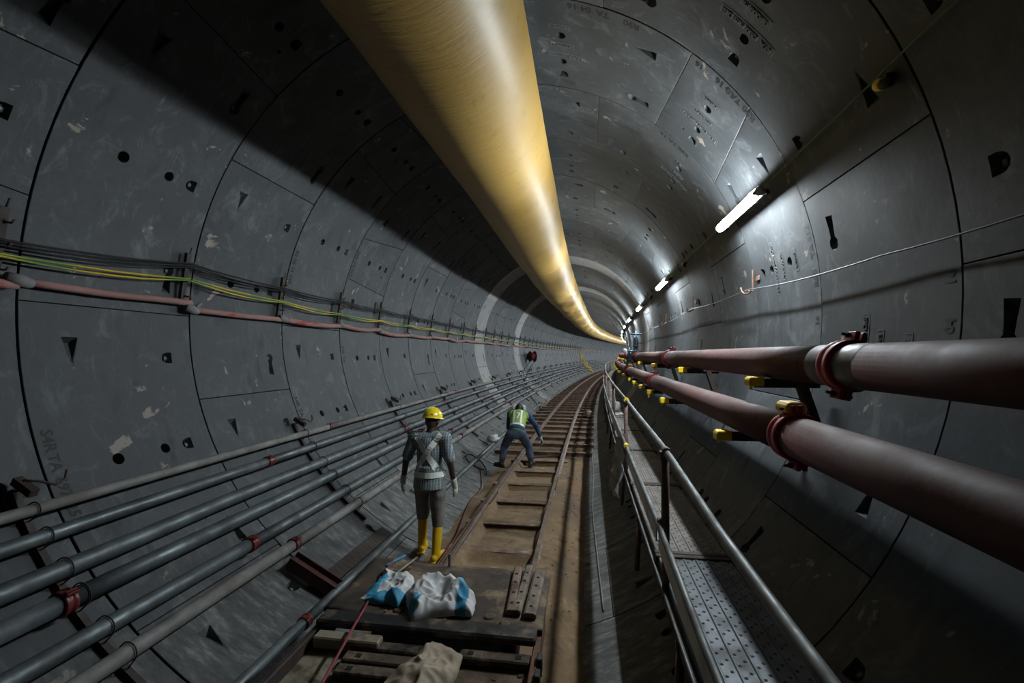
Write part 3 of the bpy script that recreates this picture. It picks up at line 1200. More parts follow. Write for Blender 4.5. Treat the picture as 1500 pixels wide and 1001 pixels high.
def plug(s, ang, label):
    root = empty('plug_connector', mat=frame(s, 2.85 * math.cos(rad(ang)), 2.85 * math.sin(rad(ang))) @ Matrix.Scale(0.75, 4))
    tag(root, label, 'connector', 'cable connectors between the tube lights')
    mb = MB()
    mb.lathe([(0.02, 0.0), (0.035, 0.02), (0.035, 0.12), (0.028, 0.13), (0.028, 0.20), (0.012, 0.22)], Matrix.Rotation(-PI / 2 + 0.4, 4, 'X') @ Matrix.Translation((0, 0, -0.1)), 10)
    mb.build('socket_body', 'black_rubber', root)
    mb = MB()
    mb.lathe([(0.04, 0.0), (0.046, 0.012), (0.046, 0.06), (0.036, 0.075)], Matrix.Rotation(-PI / 2 + 0.4, 4, 'X') @ Matrix.Translation((0, 0, 0.0)), 10)
    mb.build('yellow_cover', 'yellow_plastic', root)
    mb = MB()
    mb.box((0.03, 0.02, 0.035), (0.09, 0.16, 0.03))
    mb.build('wall_clip', 'dark_steel', root, 0.004)


plug(2.8, 22.4, 'dark cable connector with a yellow cover high on the unlit near wall')
plug(8.1, 22.6, 'cable connector with a yellow cover between the first and second tube lights')
plug(12.6, 22.6, 'small cable connector between the second and third tube lights')

# wire rope on hooks lower down on the same wall
hooks = [(5.43, 6.4), (8.35, 7.7), (11.3, 6.8), (14.2, 7.5), (17.1, 7.0), (20.0, 7.2)]
stn = [(-1.5, 4.4, 2.84), (1.2, 4.4, 2.84), (3.2, 4.3, 2.84)] + [(s, a, 2.81) for s, a in hooks] + [(23, 7.0, 2.81)]
wall_cable('wire_rope', 'thin grey wire rope running along the hooks above the red pipes', 'grey_cable', 0.0058, sagging(stn, 8, 0.03))
for i, (s, a) in enumerate(hooks):
    root = empty('cable_hook', mat=frame(s, 2.9 * math.cos(rad(a)), 2.9 * math.sin(rad(a))))
    tag(root, ('rusty forked cable hook in a bolt pocket below the nearest tube light', 'second rusty cable hook along the wire rope', 'third rusty cable hook along the wire rope',
               'fourth rusty cable hook along the wire rope', 'fifth rusty cable hook along the wire rope', 'sixth rusty cable hook along the wire rope')[i], 'hook', 'hooks carrying the wire rope')
    mb = MB()
    mb.tube([(-0.10, 0.0, -0.02), (-0.085, 0.0, -0.045), (-0.10, 0.03, -0.055), (-0.12, 0.08, -0.05), (-0.13, 0.13, -0.02), (-0.13, 0.16, 0.03)], 0.010, 7)
    mb.build('hook', 'copper_hook', root)
    mb = MB()
    mb.box((-0.06, -0.01, 0.08), (0.012, 0.025, 0.24))
    mb.build('upright', 'copper_hook', root, 0.003)
    mb = MB()
    mb.box((-0.02, -0.05, 0.10), (0.012, 0.10, 0.05))
    mb.build('anchor_plate', 'copper_hook', root, 0.003)
    mb = MB()
    mb.tube([(-0.06, -0.01, -0.03), (-0.10, 0.0, -0.03)], 0.009, 6)
    mb.build('stem', 'copper_hook', root)

# ------------------------------------------------------------------ two big red pipes on the right
REDS = [(2.43, -0.466, 0.120, 'upper'), (2.20, -0.876, 0.118, 'lower')]


def pipe_run(root, u, z, r, cuts, mat, n=24, gap=0.006, name='pipe_length'):
    for a, b in zip(cuts, cuts[1:]):
        mb = MB()
        k = max(2, int((b - a) / 1.0))
        mb.tube([T(a + gap + (b - a - 2 * gap) * q / k, u, z) for q in range(k + 1)], r, n)
        mb.build(name, mat, root, origin=root.location.copy())


def clamp(root, s, u, z, r, big=True, roll=0.0, cap=False):
    """two-part pipe coupling with bolted ears"""
    m = Matrix.Translation(-root.location) @ frame(s, u, z) @ Matrix.Rotation(roll, 4, 'Y')
    mb = MB()
    ring = Matrix.Rotation(-PI / 2, 4, 'X')
    w = 0.055 if big else 0.035
    t = r * 0.19 if big else r * 0.28
    mb.lathe([(r + 0.001, -w), (r + t * 0.9, -w), (r + t, -w * 0.8), (r + t, -w * 0.35), (r + t * 0.75, -w * 0.25), (r + t * 0.75, w * 0.25), (r + t, w * 0.35), (r + t, w * 0.8), (r + t * 0.9, w), (r + 0.001, w)], ring, 28 if big else 16)
    paint = 'red_bright' if big else 'red_paint'
    band = mb.build('coupling', paint, root, mat=m)
    e = r * 0.42
    for sd in (-1, 1):
        mb = MB()
        for h in (-1, 1):
            mb.box((h * e * 0.36, 0, sd * (r + t + e * 0.35)), (e * 0.5, w * 1.9, e * 1.1))
        mb.build('clamp_ear', paint, band, 0.004)
        mb = MB()
        mb.tube([(-e * 1.5, 0, sd * (r + t + e * 0.45)), (e * 1.15, 0, sd * (r + t + e * 0.45))], e * 0.17, 8)
        mb.lathe([(e * 0.32, 0), (e * 0.32, e * 0.35)], Matrix.Translation((-e * 1.0, 0, sd * (r + t + e * 0.45))) @ Matrix.Rotation(PI / 2, 4, 'Y'), 6, 0, False)
        mb.build('clamp_bolt', 'black_steel', band)
    if cap:
        mb = MB()
        mb.prism([(-0.055, -0.02), (0.055, -0.02), (0.06, 0.02), (0.035, 0.045), (-0.035, 0.045), (-0.06, 0.02)], -0.075, 0.075, Matrix.Translation((0.0, 0.04, r + t + 0.015)) @ Matrix.Rotation(-roll, 4, 'Y'))
        mb.build('yellow_cap', 'yellow_plastic', band, 0.008)


for u, z, r, nm in REDS:
    root = empty('red_pipe', loc=T(2.8, u, z - r))
    tag(root, 'thick dusty red pipe, %s of the two beside the walkway' % nm, 'pipe', 'pair of red pipes beside the walkway')
    c0 = 2.80 if nm == 'upper' else 2.90
    cuts = [-3.0] + [c0 + 5.5 * i for i in range(11)]
    pipe_run(root, u, z, r, cuts, 'red_pipe', 32)
    for i, c in enumerate(cuts[1:-1]):
        if i > 8:
            break
        clamp(root, c, u, z, r, True, 0.25 if nm == 'upper' else -0.05, cap=(nm == 'lower' and i in (0, 2)))
    if nm == 'upper':
        for sa, sb in ((-0.26, -0.056), (0.056, 0.24)):
            mb = MB()
            mb.tube([T(c0 + sa, u, z), T(c0 + sb, u, z)], r + 0.0015, 32, caps=False)
            mb.build('worn_end', 'worn_band', root, origin=root.location.copy())


def make_support():
    root = empty('pipe_support')
    mb = MB()   # local: x = u, y = along, z; origin at the wall behind the upper pipe
    mb.box((-0.12, 0, -0.42), (0.06, 0.09, 1.06), Matrix.Rotation(-0.30, 3, 'Y'))
    mb.build('post', 'dark_steel', root, 0.004)
    arms = []
    for (x0, x1, zz) in ((-0.06, -0.53, -0.118), (-0.24, -0.765, -0.53)):
        mb = MB()
        mb.box(((x0 + x1) / 2, 0.0, zz), (x0 - x1, 0.07, 0.045))
        mb.box(((x0 + x1) / 2, 0.032, zz - 0.02), (x0 - x1, 0.008, 0.06))
        arm = mb.build('arm', 'dark_steel', root, 0.003)
        mb = MB()
        mb.prism([(-0.062, -0.036), (0.05, -0.036), (0.05, 0.036), (-0.045, 0.036), (-0.062, 0.015)], -0.055, 0.055, Matrix.Translation((x1 - 0.0, 0, zz)))
        mb.tube([(x1 - 0.03, 0, zz - 0.035), (x1 - 0.03, 0, zz - 0.062)], 0.014, 6)
        mb.build('end_cap', 'yellow_plastic', arm, 0.008)
    for (x, zz, lx) in ((-0.03, -0.60, 0.25),):
        mb = MB()
        mb.box((x - 0.16, 0.0, zz - 0.10), (0.34, 0.06, 0.03), Matrix.Rotation(0.7, 3, 'Y'))
        mb.build('brace', 'dark_steel', root, 0.003)
    return root


sup0 = make_support()
for i in range(14):
    s = 3.80 + 2.72 * i
    o = sup0 if i == 0 else copy_tree(sup0)
    o.matrix_world = frame(s, 2.82, -0.49)
    tag(o, ('dark steel bracket with yellow end caps, %s along the red pipes' % ORD[i]) if i < 6 else 'tiny far bracket with yellow end caps under the red pipes', 'bracket', 'brackets carrying the red pipes')
# shorter intermediate brackets under the lower pipe only
mb = MB()
low0 = empty('pipe_support')
mb.box((-0.30, 0, 0.0), (0.62, 0.06, 0.045))
mb.build('arm', 'dark_steel', low0, 0.003)
mb = MB()
mb.box((-0.62, 0, 0.0), (0.10, 0.09, 0.07))
mb.tube([(-0.64, 0, -0.03), (-0.64, 0, -0.09)], 0.022, 6)
mb.build('end_cap', 'yellow_plastic', low0, 0.008)
for i, s in enumerate((7.9, 10.6)):
    o = low0 if i == 0 else copy_tree(low0)
    o.matrix_world = frame(s, 2.66, -1.02)
    tag(o, 'short yellow tipped arm under the lower red pipe, %s of the short ones' % ORD[i], 'bracket', 'short arms under the lower red pipe')


def make_valve(s, u, z, r, h, label, k):
    root = empty('gate_valve', mat=frame(s, u, z))
    tag(root, label, 'valve', 'blue gate valves on the red pipes')
    ring = Matrix.Rotation(-PI / 2, 4, 'X')
    for sd in (-1, 1):
        mb = MB()
        mb.lathe([(r * 1.5, -0.018), (r * 1.5, 0.018)], Matrix.Translation((0, sd * 0.16, 0)) @ ring, 20)
        mb.build('flange', 'red_oxide', root, 0.003)
    mb = MB()
    mb.lathe([(r * 1.05, -0.15), (r * 1.25, -0.08), (r * 1.25, 0.08), (r * 1.05, 0.15)], ring, 20)
    mb.lathe([(r * 0.9, 0.0), (r * 0.85, r * 1.5), (r * 0.6, r * 2.0), (r * 0.55, r * 2.6)], Matrix.Identity(4), 14)
    mb.build('body', 'blue_paint', root)
    mb = MB()
    mb.lathe([(r * 0.85, r * 2.5), (r * 0.85, r * 2.8)], Matrix.Identity(4), 14)
    mb.build('bonnet_flange', 'black_steel', root, 0.003)
    mb = MB()
    for sd in (-1, 1):
        mb.tube([(sd * 0.06, 0, r * 2.7), (sd * 0.055, 0, h * 0.8), (0, 0, h * 0.93)], 0.022, 8)
    mb.build('yoke', 'blue_paint', root)
    mb = MB()
    mb.tube([(0, 0, r * 2.6), (0, 0, h + 0.10)], 0.018, 8)
    mb.build('stem', 'galv', root)
    mb = MB()
    mb.tube([(0.16 * math.cos(t), 0.16 * math.sin(t), h) for t in [2 * PI * q / 20 for q in range(20)]], 0.022, 8, closed=True)
    for q in range(4):
        t = PI / 2 * q + 0.4
        mb.tube([(0, 0, h), (0.16 * math.cos(t), 0.16 * math.sin(t), h)], 0.014, 6)
    mb.build('handwheel', 'blue_paint', root)


make_valve(14.9, 2.43, -0.466, 0.12, 0.70, 'tall blue gate valve with handwheel on the upper red pipe', 0)
make_valve(14.4, 2.20, -0.876, 0.118, 0.58, 'shorter blue gate valve with handwheel on the lower red pipe', 1)

# ------------------------------------------------------------------ raised walkway
WZ = -1.88
WU0, WU1 = 1.53, 2.03


def make_plank(near, length=1.87):
    root = empty('walkway_plank')
    mat = 'plank_shiny' if near else 'plank'
    wd = WU1 - WU0
    prof = []
    nr = 6
    # pressed steel profile: five flat strips parted by narrow raised ribs
    top = []
    for i in range(nr):
        x0 = -wd / 2 + wd * i / nr
        x1 = -wd / 2 + wd * (i + 1) / nr
        top += [(x0, 0.0), (x0 + 0.006, 0.006), (x0 + 0.013, 0.006), (x0 + 0.018, 0.0), (x1 - 0.001, 0.0)]
    prof = top + [(wd / 2, -0.05), (wd / 2 - 0.02, -0.05), (wd / 2 - 0.006, -0.006), (-wd / 2 + 0.006, -0.006), (-wd / 2 + 0.02, -0.05), (-wd / 2, -0.05)]
    mb = MB()
    mb.prism(prof, -length / 2, length / 2)
    mb.build('tread', mat, root)
    for y in (-length / 2, length / 2):
        mb = MB()
        mb.box((0, y * 0.985, -0.012), (wd + 0.03, 0.05, 0.05))
        mb.tube([(wd / 2 + 0.005, y * 0.985, -0.02), (wd / 2 + 0.045, y * 0.985, -0.02)], 0.017, 8)
        mb.build('end_hook', 'dark_steel', root, 0.004)
    hol = MB()
    rim = MB()
    for i in range(nr):
        for q in range(2):
            x = -wd / 2 + wd * (i + 0.34 + 0.40 * q) / nr
            yy = -length / 2 + 0.08 + (0.035 if q else 0)
            while yy < length / 2 - 0.05:
                mt = Matrix.Translation((x, yy, 0.0))
                rim.lathe([(0.0095, 0.0), (0.007, 0.003), (0.0055, 0.003)], mt, 8, 0, False)
                hol.lathe([(0.0053, 0.0031), (0.0053, 0.0034)], mt, 8, 0, False)
                yy += 0.085
    o = rim.build('raised_rims', mat, root)
    o['kind'] = 'stuff'
    o = hol.build('perforations', 'hole', root)
    o['kind'] = 'stuff'
    return root


protos = {True: make_plank(True), False: make_plank(False)}
used = {True: False, False: False}
PLANK_S = [3.60 + 1.91 * i for i in range(-3, 22)]
for i in range(len(PLANK_S) - 1):
    s = (PLANK_S[i] + PLANK_S[i + 1]) / 2
    near = s < 3.6
    o = protos[near] if not used[near] else copy_tree(protos[near])
    used[near] = True
    o.matrix_world = frame(s, (WU0 + WU1) / 2, WZ)
    q = i - 2
    if q < 0:
        lab = 'perforated walkway plank below the viewer'
    elif q == 0:
        lab = 'shiny scuffed perforated steel plank at the near end of the walkway'
    elif q < 12:
        lab = 'dusty perforated steel walkway plank, %s from the near end' % ORD[q]
    else:
        lab = 'small distant steel walkway plank where the walkway bends away'
    tag(o, lab, 'plank', 'steel planks of the walkway')

wf = empty('walkway_substructure', loc=T(3.0, WU0, -2.3))
tag(wf, 'galvanised and dark steel base structure carrying the walkway planks', 'walkway base')
OF = wf.location.copy()
fr = [(-2 + 1.5 * q, 0, 0) for q in range(33)]


def mid_z(s):
    return rail_z(s) - 0.46


def rail_z(s):
    P = ((-5, -1.15), (1.1, -1.135), (2.0, -1.115), (3.2, -1.037), (6.15, -0.996), (200, -0.996))
    for (s0, z0), (s1, z1) in zip(P, P[1:]):
        if s <= s1:
            return z0 + (z1 - z0) * (s - s0) / (s1 - s0)


mb = MB()
mb.sweep([(WU0 - 0.034, WZ - 0.12), (WU0 - 0.026, WZ - 0.12), (WU0 - 0.026, WZ - 0.06), (WU0 + 0.03, WZ - 0.06), (WU0 + 0.03, WZ - 0.052), (WU0 - 0.034, WZ - 0.052)], fr)
mb.build('stringer', 'dark_steel', wf, origin=OF)
mb = MB()
mb.tube([T(s, WU0 - 0.034, WZ - 0.045) for s, _, _ in fr], 0.009, 6)
mb.build('edge_rod', 'galv', wf, origin=OF)
for q in range(14):
    s = 2.65 + 1.91 * q
    mb = MB()
    mb.tube([T(s, WU0 - 0.05, WZ - 0.085), T(s, 2.12, WZ - 0.085)], 0.024, 10)
    mb.build('cross_bearer', 'rust_tube', wf, origin=OF)
    mb = MB()
    mb.tube([T(s, WU0 - 0.02, WZ - 0.08), T(s, WU0 - 0.05, -2.43)], 0.024, 10)
    mb.build('leg', 'rust_tube', wf, origin=OF)

# handrail with mid rail and toe plates
HU = 1.53
MU = 1.472
hr = empty('handrail', loc=T(3.17, HU, WZ - 0.08))
tag(hr, 'scaffold tube handrail with rusty posts along the walkway', 'handrail')
OH = hr.location.copy()
SS = [-1.5 + 0.5 * q for q in range(20)] + [9 + 1.0 * q for q in range(54)]
mb = MB()
mb.tube([T(s, HU, rail_z(s)) for s in SS], 0.0225, 14)
mb.build('top_rail', 'rail_tube', hr, origin=OH)
mb = MB()
mb.tube([T(s, MU, mid_z(s)) for s in SS], 0.018, 12)
mb.build('mid_rail', 'rail_tube', hr, origin=OH)
for q in range(12):
    s0 = 0.22 + 3.0 * q
    mb = MB()
    n = 4
    vv = []
    for i in range(n + 1):
        s = s0 + 2.9 * i / n
        for du, dz_ in ((-0.006, -0.02), (0.004, -0.02), (0.004, -0.13), (0.022, -0.135), (0.022, -0.141), (-0.006, -0.141)):
            vv.append(T(s, MU + du, mid_z(s) + dz_))
    fcs = [(i * 6 + j, (i + 1) * 6 + j, (i + 1) * 6 + (j + 1) % 6, i * 6 + (j + 1) % 6) for i in range(n) for j in range(6)]
    mb.add(vv, fcs + [(0, 1, 2, 3, 4, 5), tuple(n * 6 + j for j in range(5, -1, -1))])
    mb.build('toe_plate', 'toe_galv', hr, origin=OH)
for q in range(15):
    s = 0.17 + 3.0 * q
    mb = MB()
    mb.tube([T(s, HU - 0.012, WZ - 0.10), T(s, HU - 0.010, rail_z(s) - 0.015)], 0.0255, 14)
    p = mb.build('post', 'rust_tube', hr, origin=OH)
    for uu, zz in ((HU, rail_z(s)), (MU + 0.02, mid_z(s))):
        mb = MB()
        mb.tube([T(s - 0.03, uu, zz), T(s + 0.03, uu, zz)], 0.031, 12)
        mb.box(T(s, HU - 0.02, zz - 0.02), (0.05, 0.045, 0.05))
        mb.build('coupler', 'rust_tube', p, 0.004, origin=OH)
    if q in (2, 4):
        mb = MB()
        mb.tube([T(s - 0.06, HU, rail_z(s)), T(s + 0.06, HU, rail_z(s))], 0.034, 12)
        mb.build('yellow_tape', 'yellow_plastic', p, origin=OH)
mb = MB()
mb.tube([T(5.5, MU, mid_z(5.5)), T(5.62, MU, mid_z(5.62))], 0.030, 10)
mb.build('yellow_tape', 'yellow_plastic', hr, origin=OH)

# ------------------------------------------------------------------ steel tubes on the left wall
TUBES = [  # angle, radius, material, coupling stations, label
    (-150.3, 0.036, 'galv_dusty', (5.84, 11.7, 17.6), 'thin dusty tube, topmost of the wall tubes below the pink hose'),
    (-146.5, 0.045, 'galv', (4.5, 10.5, 16.5), 'galvanised tube with blue smear, second from the top of the wall tubes'),
    (-141.6, 0.058, 'galv', (7.8, 13.8, 19.8), 'thick galvanised tube, third from the top of the wall tubes'),
    (-137.6, 0.060, 'galv', (2.36, 8.36, 14.4), 'thick galvanised tube with red clamp, fourth from the top of the wall tubes'),
    (-132.4, 0.054, 'galv', (3.69, 9.6, 15.6), 'grey tube, fifth from the top of the wall tubes'),
    (-128.0, 0.050, 'galv_dusty', (4.06, 9.85, 15.9), 'dusty pinkish grey tube, lowest of the bundled wall tubes'),
    (-115.4, 0.042, 'galv', (3.46, 9.2, 15.2), 'lone galvanised tube lying low beside the flat wagon and workers'),
]
for ai, (ang, r, mat, cps, lab) in enumerate(TUBES):
    rr = 2.78 if ang < -120 else 2.80

    def tu(s, a=ang, rr=rr):
        wob = 0.35 * nz((s * 0.12, a, 0), 1.0, ai) if s > 3.5 else 0.0
        return TA(s, a + wob, rr)
    root = empty('steel_tube', loc=tu(3.0))
    tag(root, lab, 'pipe', 'steel tubes along the lower wall')
    cuts = [-2.0] + list(cps) + [cps[-1] + 6.0, cps[-1] + 12.0, cps[-1] + 30.0, cps[-1] + 62.0]
    for a, b in zip(cuts, cuts[1:]):
        mb = MB()
        k = max(3, int((b - a) / 0.8))
        mb.tube([tu(a + 0.004 + (b - a - 0.008) * q / k) for q in range(k + 1)], r, 14 if a < 12 else 8)
        mb.build('tube_length', mat, root, origin=root.location.copy())
    for c in cuts[1:-1]:
        p = tu(c)
        loc = TA(c, ang, rr)
        # clamp() takes (u, z)
        uu = rr * math.cos(rad(ang + (0.35 * nz((c * 0.12, ang, 0), 1.0, ai) if c > 3.5 else 0)))
        zz = rr * math.sin(rad(ang + (0.35 * nz((c * 0.12, ang, 0), 1.0, ai) if c > 3.5 else 0)))
        clamp(root, c, uu, zz, r, False, rad(40))


# brackets: an angle iron round the wall with a U-bolt for each tube
def make_tube_bracket():
    root = empty('tube_bracket')
    mb = MB()
    a0, a1 = -154.0, -124.0
    n = 14
    for i in range(n + 1):
        a = rad(a0 + (a1 - a0) * i / n)
        for r_, y in ((2.895, -0.02), (2.858, -0.02), (2.858, 0.02), (2.895, 0.02)):
            mb.v.append(Vector((r_ * math.cos(a), y, r_ * math.sin(a))))
    for i in range(n):
        for j in range(4):
            mb.f.append([i * 4 + j, (i + 1) * 4 + j, (i + 1) * 4 + (j + 1) % 4, i * 4 + (j + 1) % 4])
            mb.m.append(0)
            mb.s.append(False)
    mb.f += [[0, 1, 2, 3], [n * 4 + 3, n * 4 + 2, n * 4 + 1, n * 4]]
    mb.m += [0, 0]
    mb.s += [False, False]
    mb.build('strap_iron', 'dark_steel', root)
    for ang, r, mat, cps, lab in TUBES[:6]:
        c = Vector((2.78 * math.cos(rad(ang)), 0, 2.78 * math.sin(rad(ang))))
        nrm = Vector((-math.cos(rad(ang)), 0, -math.sin(rad(ang))))
        tg = Vector((-nrm.z, 0, nrm.x))
        rr = r + 0.010
        pts = [c - nrm * 0.09 + tg * rr]
        for q in range(9):
            t = PI * q / 8
            pts.append(c + tg * rr * math.cos(t) + nrm * rr * math.sin(t))
        pts.append(c - nrm * 0.09 - tg * rr)
        mb = MB()
        mb.tube(pts, 0.0045, 6)
        mb.build('u_bolt', 'dark_steel', root)
        mb = MB()
        mb.box(c - nrm * (r + 0.03), (0.045, 0.05, 0.045))
        mb.build('packing_block', 'dark_steel', root)
    mb = MB()
    c = Vector((2.86 * math.cos(rad(-153.2)), 0, 2.86 * math.sin(rad(-153.2))))
    mb.tube([c + Vector((0.0, 0, 0.02)), c + Vector((0.05, 0, 0.09)), c + Vector((0.1, 0.06, 0.07)), c + Vector((0.12, 0.13, 0.03)), c + Vector((0.1, 0.2, 0.05)), c + Vector((0.07, 0.23, 0.10))], 0.008, 6)
    mb.build('bent_rod', 'dark_steel', root)
    mb = MB()
    mb.box(c + Vector((0.06, 0, 0.05)), (0.16, 0.05, 0.05), Matrix.Rotation(0.5, 3, 'Y'))
    mb.build('anchor_lug', 'dark_steel', root)
    return root


tb0 = make_tube_bracket()
for i in range(24):
    s = 2.46 + 2.85 * i
    o = tb0 if i == 0 else copy_tree(tb0)
    o.matrix_world = frame(s)
    tag(o, ('dark strap bracket with U-bolts under the wall tubes, %s from the near end' % ORD[i]) if i < 12 else 'tiny far strap bracket under the wall tubes', 'bracket', 'brackets holding the wall tubes')

# ------------------------------------------------------------------ cables and pink hose along the left wall


def make_cable_bracket():
    root = empty('cable_bracket')
    mb = MB()
    # steel post standing off the wall, from 178.7 down-angle to 168.5 up-angle
    a0, a1 = 178.6, 168.3
    p0 = Vector((2.865 * math.cos(rad(a0)), 0, 2.865 * math.sin(rad(a0))))
    p1 = Vector((2.845 * math.cos(rad(a1)), 0, 2.845 * math.sin(rad(a1))))
    d = (p1 - p0)
    rot = Matrix.Rotation(math.atan2(d.x, d.z), 3, 'Y')
    mb.box((p0 + p1) / 2, (0.022, 0.062, d.length), rot)
    mb.box((p0 + p1) / 2 + Vector((0.008, -0.028, 0)), (0.03, 0.008, d.length), rot)
    mb.build('post', 'dark_steel', root, 0.002)
    for a in (170.2, 173.4, 176.6):
        c = Vector((2.835 * math.cos(rad(a)), 0, 2.835 * math.sin(rad(a))))
        mb = MB()
        mb.tube([c + Vector((-0.02, 0.02, 0)), c + Vector((0.035, 0.025, -0.012)), c + Vector((0.06, 0.03, 0.012))], 0.008, 6)
        mb.build('hook', 'rust', root)
    mb = MB()
    mb.tube([p1 + Vector((0.0, 0.01, -0.02)), p1 + Vector((0.02, 0.02, 0.06))], 0.007, 5)
    mb.build('pin', 'dark_steel', root)
    return root


cb0 = make_cable_bracket()
CBS = [2.50] + [3.94 + W * i for i in range(38)]
for i, s in enumerate(CBS):
    o = cb0 if i == 0 else copy_tree(cb0)
    o.matrix_world = frame(s)
    tag(o, ('rusty upright cable bracket, %s from the near end of the cable run' % ORD[i]) if i < 16 else 'small far cable bracket in the dense part of the row', 'bracket', 'upright brackets of the cable run')

for j, (a_off, lab) in enumerate(((170.0, 'black cable, topmost of the cable run on the tunnel wall'), (170.5, 'black cable hanging just under the topmost one'),
                                  (171.1, 'black cable, lowest of the three dark ones above the yellow cables'))):
    stn = [(1.0, 172.6 + j * 0.25, 2.80)] + [(s, (172.8 if i == 0 else 170.2 if i < 2 else 170.9) + j * 0.35, 2.80) for i, s in enumerate(CBS)] + [(62, 171, 2.80), (80, 171.4, 2.8)]
    wall_cable('power_cable', lab, 'black_rubber', 0.0095 - 0.001 * j, sagging(stn, 6, 0.022 + 0.012 * j, 0.002), group='black cables of the cable run')


def yg_material():
    t = NT('yellow_green_cable', 0.45)
    tc = t.coords(rnd=False)
    n = t.noise(t.coords((0.2, 0.9, 0.2), world_space=True), 1.1, 2, 0.5)
    t.color(t.mix(t.gray(n, 0.47, 0.56), (0.50, 0.38, 0.008), (0.13, 0.25, 0.025)))
    return t.m


M['yellow_green'] = yg_material()
for j, lab in enumerate(('bright yellow and green earth cable, upper of the pair', 'bright yellow and green earth cable, lower of the pair')):
    stn = [(1.0, 174.4 + j * 0.2, 2.795)] + [(s, (174.7 if i == 0 else 173.2 if i == 1 else 174.4 if i == 2 else 175.2) + j * 0.3, 2.795) for i, s in enumerate(CBS)] + [(70, 175, 2.80)]
    wall_cable('earth_cable', lab, 'yellow_green', 0.0085, sagging(stn, 6, 0.02 + 0.02 * j, 0.002), group='yellow green cables of the cable run')

hose = empty('pink_hose', loc=TA(3.0, 178.6, 2.83))
tag(hose, 'dusty pink hose running along the wall under the yellow cables', 'hose')
OHs = hose.location.copy()
pc = [0.6, 2.62, 4.03, 5.42, 6.85, 8.25, 9.7, 11.1, 12.55, 14.0, 16.8, 19.7, 22.5, 25.4, 30, 36, 44, 54, 66, 80]
for i, (a, b) in enumerate(zip(pc, pc[1:])):
    mb = MB()
    k = 8
    pts = []
    for q in range(k + 1):
        t = q / k
        an = 178.7 - 0.25 * math.sin(i * 1.7)
        p = TA(a + (b - a) * t, an, 2.835)
        p.z += 0.05 * math.sin(i * 2.1) * 0.5 + (-4 * 0.03 * t * (1 - t) if i > 2 else 0) + 0.02 * nz((a + t * (b - a), 0, 0), 1.4)
        if i >= 4:
            p.z -= 0.03
        pts.append(p)
    mb.tube(pts, 0.030 if i < 3 else 0.036, 10)
    mb.build('hose_length', 'pink_hose', hose, origin=OHs)
    if i > 0:
        mb = MB()
        mb.tube([pts[0] + Vector((0.0, -0.07, 0.015)), pts[0] + Vector((0.01, 0, 0.0)), pts[0] + Vector((0, 0.08, -0.01))], [0.036, 0.045, 0.036], 9)
        if i == 2:
            mb.tube([pts[0] + Vector((0.02, 0.02, 0.0)), pts[0] + Vector((0.05, 0.07, 0.07))], 0.018, 7)
        mb.build('joint_sleeve', 'cement', hose, origin=OHs)

# ------------------------------------------------------------------ flat wagon in the foreground
CZ = -2.10
wag = empty('flat_wagon', mat=frame(2.5, 0.03, -2.5))
tag(wag, 'muddy steel flat wagon standing on the rails in the foreground', 'wagon')
WB = frame(2.5, 0.03, -2.5)
dz = CZ + 2.5      # deck height above the rail heads
# deck plate (far half), local y from 0.35 to 1.17
mb = MB()
nx, ny = 30, 20
x0, x1, y0, y1 = -0.74, 0.71, 0.40, 1.17
for jj in range(ny + 1):
    for ii in range(nx + 1):
        x = x0 + (x1 - x0) * ii / nx
        y = y0 + (y1 - y0) * jj / ny
        h = 0.006 * nz((x, y, 0), 3.0, 1) + 0.004 * nz((x, y, 0), 11.0, 2)
        if x < -0.42:
            h += 0.028 * max(0, nz((x, y, 2), 4.0, 4) + 0.55) * min(1, (-0.42 - x) / 0.1)
        mb.v.append(Vector((x + (0.02 * nz((y, 0, 0), 5) if ii in (0,) else 0), y, dz + h)))
for jj in range(ny):
    for ii in range(nx):
        b = jj * (nx + 1) + ii
        mb.f.append([b, b + 1, b + nx + 2, b + nx + 1])
        mb.m.append(0)
        mb.s.append(True)
b = len(mb.v)
rimv = [ii for ii in range(nx + 1)] + [jj * (nx + 1) + nx for jj in range(1, ny + 1)] + [ny * (nx + 1) + ii for ii in range(nx - 1, -1, -1)] + [jj * (nx + 1) for jj in range(ny - 1, 0, -1)]
for i in rimv:
    p = mb.v[i].copy()
    p.z = dz - 0.03
    mb.v.append(p)
k = len(rimv)
for i in range(k):
    mb.f.append([rimv[i], b + i, b + (i + 1) % k, rimv[(i + 1) % k]])
    mb.m.append(0)
    mb.s.append(False)
mb.f.append([b + i for i in range(k)][::-1])
mb.m.append(0)
mb.s.append(False)
mb.build('deck_plate', 'deck', wag, recalc=True)
# black cross beam
mb = MB()
mb.box((-0.02, 0.335, dz - 0.005), (1.40, 0.135, 0.05))
mb.build('cross_beam', 'greasy', wag, 0.012)
